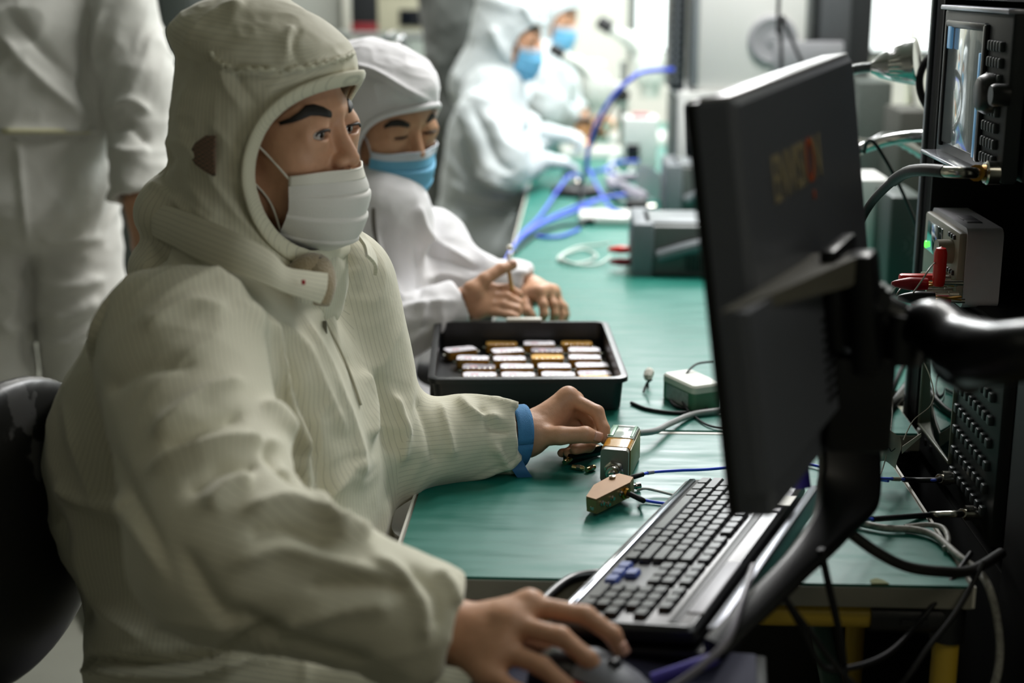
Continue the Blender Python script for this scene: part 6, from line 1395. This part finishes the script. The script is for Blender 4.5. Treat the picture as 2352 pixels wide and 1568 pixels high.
MB().box((c.x+.10, -.010, c.z-.045), (.20, .014, .085), .007, None).build('carry_handle', mat('pivot_grey', '8f9094'), g_)
b = MB(); b.box((.006, -.006, h/2), (.022, .014, h-.03), .004); b.build('corner_bumper', M_MG, g_)
k_, w, h = unit('rack_ear_unit', 'black slotted rail unit standing left of the large grey instrument', 'test instrument', 1540, -220, 1584, 186, YI+.03, .30, mat('rail_black', '1f2328', .4), zt_+.001)
b = MB(); [b.box((w*.35, -.003, .03+.022*i), (.012, .008, .009), .001) for i in range(int(h/.022)-2)]; b.build('slot_row', M_MG, k_)
d_, w, h = unit('black_instrument', 'dark instrument with a perforated side right of the large grey one', 'test instrument', 1872, -230, 2022, 212, YI+.05, .36, mat('charcoal_case', '25282a', .45), zt_+.001-.0)
mp_ = bpy.data.materials.new('perforated_panel'); mp_.use_nodes = True; nt = mp_.node_tree; b_ = nt.nodes['Principled BSDF']; tc = nt.nodes.new('ShaderNodeTexCoord'); vo = nt.nodes.new('ShaderNodeTexVoronoi'); vo.inputs['Scale'].default_value = 95; vo.inputs['Randomness'].default_value = 0; nt.links.new(tc.outputs['Object'], vo.inputs['Vector'])
rp_ = nt.nodes.new('ShaderNodeValToRGB'); rp_.color_ramp.elements[0].position = .30; rp_.color_ramp.elements[0].color = lin('0d0e0f'); rp_.color_ramp.elements[1].position = .40; rp_.color_ramp.elements[1].color = lin('4a4d50'); nt.links.new(vo.outputs['Distance'], rp_.inputs[0]); nt.links.new(rp_.outputs[0], b_.inputs['Base Color'])
MB().box((w*.30, -.003, h*.42), (w*.56, .008, h*.62), .002).build('perforated_vent', mp_, d_)
M_SUP = mat('supply_dark_panel', '585c5a', .5); M_BUMP = mat('rubber_bumper_grey', '6f757a', .55)
def bench_supply(label, x0, y0, x1, y1, Y):
    t, w, h = unit('bench_supply', label, 'test instrument', x0, y0, x1, y1, Y, .22, M_SUP, .7515, 'grey bumpered bench supplies')
    MB().box((.018, .11, h/2), (.046, .236, h+.012), .008).build('corner_bumper', M_BUMP, t); MB().box((w-.018, .11, h/2), (.046, .236, h+.012), .008).build('corner_bumper', M_BUMP, t)
    for k in range(5): pass
    b = MB(); [b.box((-.006, .11, h*.2+.012*k), (.003, .2, .004), .001) for k in range(int(h*.6/.012))]; b.build('grip_rib', M_BUMP, t)
    MB().tube([(.05, -.006, h*.40), (.12, -.014, h*.60), (.22, -.014, h*.82), (w*.85, -.006, h*.86)], .014, 10, smooth=5).build('handle', M_BUMP, t)
    b = MB(); [b.box((w*.52+.010*k, -.002, h*.26), (.004, .006, h*.30), .001) for k in range(8)]; b.build('vent_slots', M_KN, t)
    MB().box((w/2, .10, h+.003), (w*.8, .16, .006), .002).build('top_panel', M_MG, t)
    return t, w, h
s1, w1, h1 = bench_supply('nearer grey bumpered supply with red clips plugged into its left end', 1457, 520, 1690, 631, 3.05)
s2, w2, h2 = bench_supply('farther grey bumpered supply, behind the nearer one', 1530, 385, 1740, 506, 3.78)
for k, (x, y, lab) in enumerate(((1424, 573, 'red clip plugged into the upper socket of the nearer bumpered supply'), (1426, 601, 'red clip plugged into the lower socket of the nearer bumpered supply'))):
    p_ = pY(x, y, 3.10); t = thing('test_clip', lab, 'clip', p_, 0, 'red clips on the bumpered supply'); MB().tube([(-.026, 0, 0), (-.018, 0, 0), (0, 0, 0), (.018, 0, 0), (.022, 0, 0)], [.003, .006, .009, .008, .004], 14, smooth=4).build('sleeve', M_RED if k == 0 else M_DRED, t); MB().cyl((.02, 0, 0), (.042, 0, 0), .003, 10).build('plug_pin', M_STEEL, t)
M_CLW = mat('clear_white_wire', 'cfd8d2', .35)
def loops_cable(name, label, pts, r, m, group=None, cat='cable', smooth=6): return cable(name, label, [onb(x, y)+np.array([0, 0, z]) for x, y, z in pts], r, m, cat, smooth, group, 8)
loops_cable('white_wire_coil', 'coil of thin white wire lying at the red clips of the nearer supply', [(1402, 577, .02), (1370, 572, .01), (1330, 572, .006), (1295, 585, .004), (1282, 600, .004), (1310, 610, .004), (1350, 604, .004), (1370, 590, .004), (1340, 578, .006), (1300, 590, .008), (1290, 604, .010), (1330, 614, .006), (1375, 612, .006), (1402, 603, .015)], .0028, M_CLW)
loops_cable('white_wire_coil', 'tangle of clear white wire behind the far supplies', [(1395, 410, .004), (1405, 372, .01), (1430, 362, .02), (1452, 380, .01), (1440, 405, .004), (1412, 398, .012), (1408, 378, .02), (1440, 370, .014), (1455, 395, .006)], .006, M_CLW)
t = thing('cable_puck', 'round black base with a silver knob on the far bench', 'base', onb(1325, 446)); MB().lathe([(.075, 0), (.078, .006), (.072, .02), (.05, .028), (0, .03)], n=32).build('base', M_KN, t); MB().lathe([(.013, .028), (.014, .04), (.009, .046), (0, .047)], n=18).build('knob', M_STEEL, t)
t, w, h = unit('white_flat_case', 'flat white case under the bundle of blue leads', 'case', 1330, 498, 1452, 524, 3.70, .14, M_WH, .7515); MB().box((w*.2, -.002, h*.5), (w*.18, .006, h*.5), .001).build('socket', M_KN, t)
t = thing('paper_sheet', 'creased white paper leaning by the far supply', 'paper', onb(1508, 462)); MB().sheet([[(-.06+.1*u, .02-.03*v, .003+.10*v*(1-.2*u)+.01*math.sin(u*6)) for u in np.linspace(0, 1, 6)] for v in np.linspace(0, 1, 6)], .001).build('sheet', mat('white_paper', 'e2e2e6', .6), t)
BL = [('blue coax lead arching up from the bench past the microscopes', [(1440, 512, .02), (1400, 500, .03), (1370, 465, .05), (1348, 425, .06)]), ('blue lead from the black puck down to the bench front edge', [(1345, 432, .03), (1310, 440, .05), (1280, 462, .03), (1240, 505, .01), (1195, 550, .008), (1165, 585, -.03)]),
      ('blue lead in the bundle nearest the white case', [(1440, 470, .03), (1390, 478, .03), (1330, 488, .02), (1260, 510, .01), (1210, 540, .008), (1160, 580, -.02)]), ('blue lead in the middle of the bundle', [(1435, 480, .04), (1380, 490, .04), (1320, 502, .02), (1250, 522, .012), (1190, 560, .008), (1150, 592, -.03)]), ('blue lead at the back of the bundle', [(1465, 405, .05), (1420, 408, .05), (1370, 418, .03), (1345, 426, .04)]), ('blue lead leaving the bundle along the bench', [(1415, 432, .04), (1385, 428, .05), (1360, 424, .04), (1345, 428, .045)]), ('blue lead curving under the bundle', [(1330, 530, .004), (1290, 546, .004), (1250, 548, .004), (1230, 544, .004)])]
for lab, pts in BL: loops_cable('coax_cable', lab, pts, .0042, M_BLUEC, 'blue leads on the far bench')
cable('coax_cable', 'tall loop of blue lead rising above the far bench in front of the microscopes', [onb(1346, 430)+np.array([0, 0, .05]), pY(1347, 390, 4.1), pY(1352, 340, 4.05), pY(1372, 280, 4.0), pY(1405, 225, 3.98), pY(1445, 185, 3.97), pY(1480, 165, 4.0), pY(1545, 160, 4.15)], .0062, M_BLUEC, 'cable', 8, 'blue leads on the far bench')
cable('black_cable', 'black lead rising from the puck beside the tall blue loop', [onb(1340, 500)+np.array([0, 0, .004]), onb(1335, 455)+np.array([0, 0, .034]), pY(1342, 400, 4.15), pY(1352, 350, 4.2), pY(1380, 290, 4.2), pY(1420, 220, 4.2)], .004, M_HEAT)
loops_cable('grey_cable_bundle', 'thick bundle of grey cables behind the blue leads', [(1500, 440, .03), (1450, 430, .03), (1400, 440, .03), (1440, 470, .03), (1480, 478, .03), (1420, 465, .05)], .016, mat('grey_sleeving', '8d8b96', .6))
t = thing('adapter_block', 'small black plug block at the end of the blue bundle', 'adapter', onb(1462, 492)); MB().box((0, 0, .02), (.06, .05, .04), .005).build('body', M_KN, t); MB().cyl((.03, 0, .02), (.05, 0, .02), .008, 12).build('plug', M_STEEL, t)
loops_cable('black_cable', 'black lead along the bench edge under the blue bundle', [(1345, 520, .004), (1290, 522, .004), (1230, 545, .004), (1180, 585, .004)], .004, M_HEAT)
# -- between monitor and rack
def gunit(name, label, cat, x0, y0, x1, y1, Y, depth, m, zlow=.7515, **k): return unit(name, label, cat, x0, y0, x1, y1, Y, depth, m, zlow, **k)
gunit('server_box', 'dark grey computer case seen between monitor and rack', 'computer case', 1962, 188, 2052, 400, 3.9, .3, mat('grey_green_case', '4a504c', .5, noise=.2, nscale=90))
gunit('white_box', 'small white box on the far bench beside the monitor', 'box', 1965, 412, 2046, 546, 3.0, .16, M_WH)
t, w, h = gunit('speaker_box', 'dark green box with a curved sound mark, left of the rack', 'speaker', 2036, 452, 2125, 640, 2.85, .18, mat('dark_green_case', '2f3a36', .5)); b = MB(); [b.tube([(w*.35+.012*k*math.cos(a), -.001, h*.52+.012*k*math.sin(a)) for a in np.linspace(-.9, .9, 9)], .0012, 6) for k in (1, 2, 3)]; b.build('sound_mark', mat('mark_grey', '59645f', .5), t)
gunit('cardboard_box', 'dark box with a tan flap behind the gooseneck lamp', 'box', 2060, 255, 2150, 400, 3.6, .2, mat('dull_box', '3a3a34', .7))
t, w, h = gunit('cream_post', 'cream upright post behind the lamp head', 'post', 2082, -200, 2118, 400, 4.6, .06, M_CREAM, 0)
pl_ = onb(2000, 700)
gl_ = thing('gooseneck_lamp', 'silver ribbed spot lamp on a bent metal gooseneck', 'lamp', (RX+.25, 2.60, .7515)); W0 = Vector(gl_.location)
MB().lathe([(.05, 0), (.05, .012), (.03, .02), (0, .021)], n=28).build('base', M_BLKM, gl_)
M_CHR = mat('lamp_chrome', 'c9cacb', .18, 1)
def gp(x, y, d): return Vector(pt(x, y, d))-W0
hd0, hd1 = gp(2008, 154, 2.25), gp(2108, 142, 2.22); hx = (hd1-hd0).normalized(); hl = (hd1-hd0).length
neck = [Vector((0, 0, .02)), Vector((.01, 0, .20)), gp(2080, 330, 2.45)+Vector((0, .02, 0)), gp(1990, 330, 2.35), gp(1900, 300, 2.28), gp(1880, 220, 2.26), gp(1920, 172, 2.26), gp(1970, 158, 2.255), hd0]
nk = spline([tuple(p) for p in neck], 26); rr_ = [.0085+.0011*(1 if k % 2 else -1) for k in range(len(nk))]
MB().tube(nk, rr_, 12).build('gooseneck', M_CHR, gl_, 60)
MB().lathe([(.010, -.004), (.012, .0), (.018, hl*.12), (.024, hl*.35), (.0255, hl*.40)], hd0, hx, 32).build('neck_cone', M_CHR, gl_)
MB().lathe([(.0255, hl*.40), (.029, hl*.55), (.0335, hl*.78), (.036, hl*.94), (.038, hl*.95), (.038, hl), (.033, hl), (.030, hl*.96), (0, hl*.95)], hd0, hx, 64, 0, lambda i, h: 1 if h > hl*.93 or h < hl*.42 else (1.0 if i % 2 else .94)).build('ribbed_shade', M_CHR, gl_, 40)
cable('gooseneck_tube', 'silver gooseneck tube crossing from the monitor to the rack', [pt(1940, 352, 2.32), pt(1975, 342, 2.30), pt(2040, 322, 2.27), pt(2100, 313, 2.25), pt(2160, 313, 2.25), pt(2260, 320, 2.3)], [.0095+.0012*(1 if k % 2 else -1) for k in range(120)], M_CHR, 'lamp arm', 24)
cable('black_cable', 'fat black cable looping out of the rack beside the lamp head', [pt(2190, 110, 2.2), pt(2150, 120, 2.2), pt(2122, 150, 2.2), pt(2112, 190, 2.2), pt(2124, 235, 2.2), pt(2160, 268, 2.2), pt(2200, 280, 2.2)], .0062, M_HEAT)
cable('black_cable', 'thin black cable hooked over the gooseneck tube', [pt(1985, 350, 2.27), pt(1992, 326, 2.25), pt(2010, 330, 2.24), pt(2050, 395, 2.26), pt(2090, 480, 2.3), pt(2118, 560, 2.35), pt(2130, 640, 2.4)], .0028, M_HEAT)
cable('black_cable', 'thin black cable hanging down the cream post', [np.array([*pY(2050, 40, 4.594)[:2], 2.62]), pY(2050, -60, 4.594), pY(2062, 60, 4.594), pY(2086, 150, 4.594), pY(2098, 240, 4.594), pY(2106, 320, 4.594), pY(2110, 380, 4.596)], .005, M_HEAT)
cable('black_cable', 'pair of dark cables hanging in front of the large grey instrument', [np.array([*pt(1790, -40, 3.6)[:2], 2.62]), pt(1790, -40, 3.6), pt(1793, 60, 3.6), pt(1795, 160, 3.6), pt(1796, 240, 3.6)], .0050, M_HEAT)
cable('black_cable', 'dark cable slanting across the round handle pivot', [np.array([*pt(1786, -40, 3.62)[:2], 2.62]), pt(1790, -40, 3.62), pt(1800, 40, 3.6), pt(1822, 100, 3.6), pt(1850, 160, 3.6), pt(1880, 220, 3.6)], .0045, M_HEAT)
# cables and plugs on the bench behind the arm
pp = thing('power_plug', 'black plug adapter lying on the far bench under the monitor arm', 'plug', onb(2056, 790), .6); loops(MB(), [[(x, y, 0) for x, y in rrect(.075, .045, .01)], [(x, y, .03) for x, y in rrect(.075, .045, .012)], [(x*.9, y*.85, .038) for x, y in rrect(.075, .045, .012)]]).build('body', M_BLKP, pp, 40); MB().tube([(-.037, 0, .015), (-.055, -.004, .013), (-.075, -.012, .005)], [.007, .006, .004], 10, smooth=4).build('strain_relief', M_HEAT, pp); MB().box((0, .0, .04), (.03, .025, .006), .002).build('white_label', M_WH, pp)
cable('black_cable', 'black cable crossing the far bench from the plug to the near side', [onb(2110, 740)+np.array([0, 0, .01]), onb(2070, 850)+np.array([0, 0, .004]), onb(2030, 920)+np.array([0, 0, .004]), onb(1990, 975)+np.array([0, 0, .004]), onb(1930, 1000)+np.array([0, 0, .02])], .0035, M_HEAT)
cable('thick_cable', 'thick grey-black cable curving over the far bench beside the rack', [onb(2112, 860)+np.array([0, 0, .02]), onb(2080, 905)+np.array([0, 0, .01]), onb(2040, 945)+np.array([0, 0, .008]), onb(1990, 980)+np.array([0, 0, .008]), onb(1930, 1010)+np.array([0, 0, .02])], .0075, mat('grey_black_jacket', '33332f', .45))
cable('black_cable', 'short black cable loop poking out right of the monitor', [onb(1940, 890)+np.array([0, 0, .03]), onb(1985, 896)+np.array([0, 0, .02]), onb(2016, 912)+np.array([0, 0, .01]), onb(2008, 930)+np.array([0, 0, .008]), onb(1960, 925)+np.array([0, 0, .008]), onb(1930, 915)+np.array([0, 0, .01])], .0042, M_HEAT)
# dangling white wires with a paper tag
wt = thing('paper_tag', 'crumpled cream paper tag with a pen mark, hanging on thin wires by the rack', 'tag', pt(2040, 1030, 1.80)); 
MB().sheet([[(-.016+.030*u+.003*math.sin(v*5), .003*math.sin(u*7+v*3), .020-.042*v+.006*math.sin(u*4)) for u in np.linspace(0, 1, 9)] for v in np.linspace(0, 1, 9)], .0008).build('tag_paper', mat('cream_paper', 'd6cfbc', .7), wt, 30)
MB().tube([(-.004, -.004, .0), (.0, -.0045, .003), (.003, -.0045, -.002), (.008, -.004, .002)], .0006, 6, smooth=4).build('pen_mark', M_KN, wt)
MB().sheet([[(.018+.022*u, .002, -.002+.020*u+.010*v*(1-.5*u)) for u in np.linspace(0, 1, 5)] for v in np.linspace(-.5, .5, 4)], .0007).build('tape_tail', mat('cream_paper', 'd6cfbc'), wt, 30)
for k, (lab, pts) in enumerate((('thin white wire falling straight to the paper tag', [(2032, 770, 1.9), (2040, 830, 1.9), (2045, 900, 1.9), (2048, 960, 1.86), (2040, 1010, 1.81)]), ('second thin white wire twisting beside the first', [(2055, 770, 1.9), (2042, 850, 1.9), (2050, 930, 1.88), (2044, 1000, 1.82)]), ('thin wire bowing out towards the rack screen', [(2068, 765, 1.88), (2120, 830, 1.86), (2143, 890, 1.84), (2138, 930, 1.83), (2098, 965, 1.83), (2075, 1010, 1.82)]), ('thin wire hanging below the tag to the bench', [(2036, 1045, 1.80), (2026, 1080, 1.78), (2012, 1110, 1.76), (2006, 1140, 1.74)]))):
    cable('thin_wire', lab, [pt(x, y, d) for x, y, d in pts], .0008, M_WIRE, 'wire', 6, 'thin white wires by the rack', 6)
# braided and black cables over the near bench and down past its edge
M_BRAID = mat('braided_grey', 'a5a49c', .5, noise=.5, nscale=160)
cable('braided_cable', 'braided grey cable lying over the right edge of the near bench and hanging down', [pz(1955, 1197, .757), pz(2030, 1212, .757), pz(2100, 1216, .757), pz(2150, 1232, .757), pz(2200, 1275, .758), pz(2245, 1310, .755), pt(2272, 1350, 1.50), pt(2290, 1420, 1.50), pt(2297, 1500, 1.50), pt(2285, 1570, 1.50), pt(2250, 1640, 1.52)], .0042, M_BRAID)
cable('braided_cable', 'second braided strand looping at the back of the near bench', [pz(2078, 1210, .757), pz(2130, 1205, .758), pz(2165, 1212, .76), pz(2178, 1238, .758), pz(2170, 1260, .756)], .0032, M_BRAID)
cable('black_cable', 'thick black cable sagging over the near bench from monitor to rack', [pt(1900, 1190, 1.42), pt(1945, 1218, 1.42), pt(2010, 1265, 1.43), pt(2080, 1300, 1.45), pt(2160, 1312, 1.47), pt(2230, 1310, 1.50), pt(2300, 1270, 1.56)], .0058, mat('black_rubber_jacket', '1c1b18', .5))
cable('black_cable', 'black lead dropping from the keyboard arm across the yellow rail', [pt(1885, 1260, 1.36), pt(1905, 1350, 1.37), pt(1925, 1440, 1.38), pt(1940, 1540, 1.40), pt(1945, 1640, 1.42)], .0038, M_HEAT)
cable('black_cable', 'black lead sagging below the near bench, its end rising towards the rack', [pt(1790, 1350, 1.33), pt(1840, 1440, 1.35), pt(1890, 1530, 1.37), pt(1960, 1532, 1.40), pt(2040, 1500, 1.45), pt(2110, 1430, 1.5), pt(2180, 1340, 1.52), pt(2230, 1270, 1.56)], .003, M_HEAT)
cable('black_cable', 'second black lead crossing the near bench corner down to the floor', [pt(2260, 1290, 1.50), pt(2200, 1400, 1.48), pt(2130, 1490, 1.46), pt(2080, 1560, 1.45), pt(2000, 1640, 1.45)], .003, M_HEAT)
cable('black_cable', 'black lead under the keyboard tray running down in front of the bench', [pt(1800, 1370, 1.32), pt(1860, 1450, 1.32), pt(1920, 1530, 1.33), pt(1990, 1600, 1.35)], .003, M_HEAT)
cable('grey_cable', 'pale grey mouse cable bending round the end of the keyboard tray', [pt(1730, 1300, 1.33), pt(1700, 1390, 1.27), pt(1670, 1470, 1.23), pt(1610, 1530, 1.22), pt(1540, 1580, 1.22)], .0032, mat('silver_grey_jacket', '8a8894', .3))
cable('blue_cable', 'violet-blue cable bundle under the keyboard tray', [pt(1660, 1470, 1.27), pt(1640, 1510, 1.26), pt(1590, 1530, 1.26), pt(1500, 1560, 1.27)], .006, mat('violet_jacket', '4a40a0', .4))
cable('blue_cable', 'violet-blue cable hanging behind the monitor base', [pt(1845, 920, 1.50), pt(1838, 980, 1.50), pt(1836, 1060, 1.50), pt(1842, 1120, 1.50)], .010, mat('violet_jacket', '4a40a0', .4))
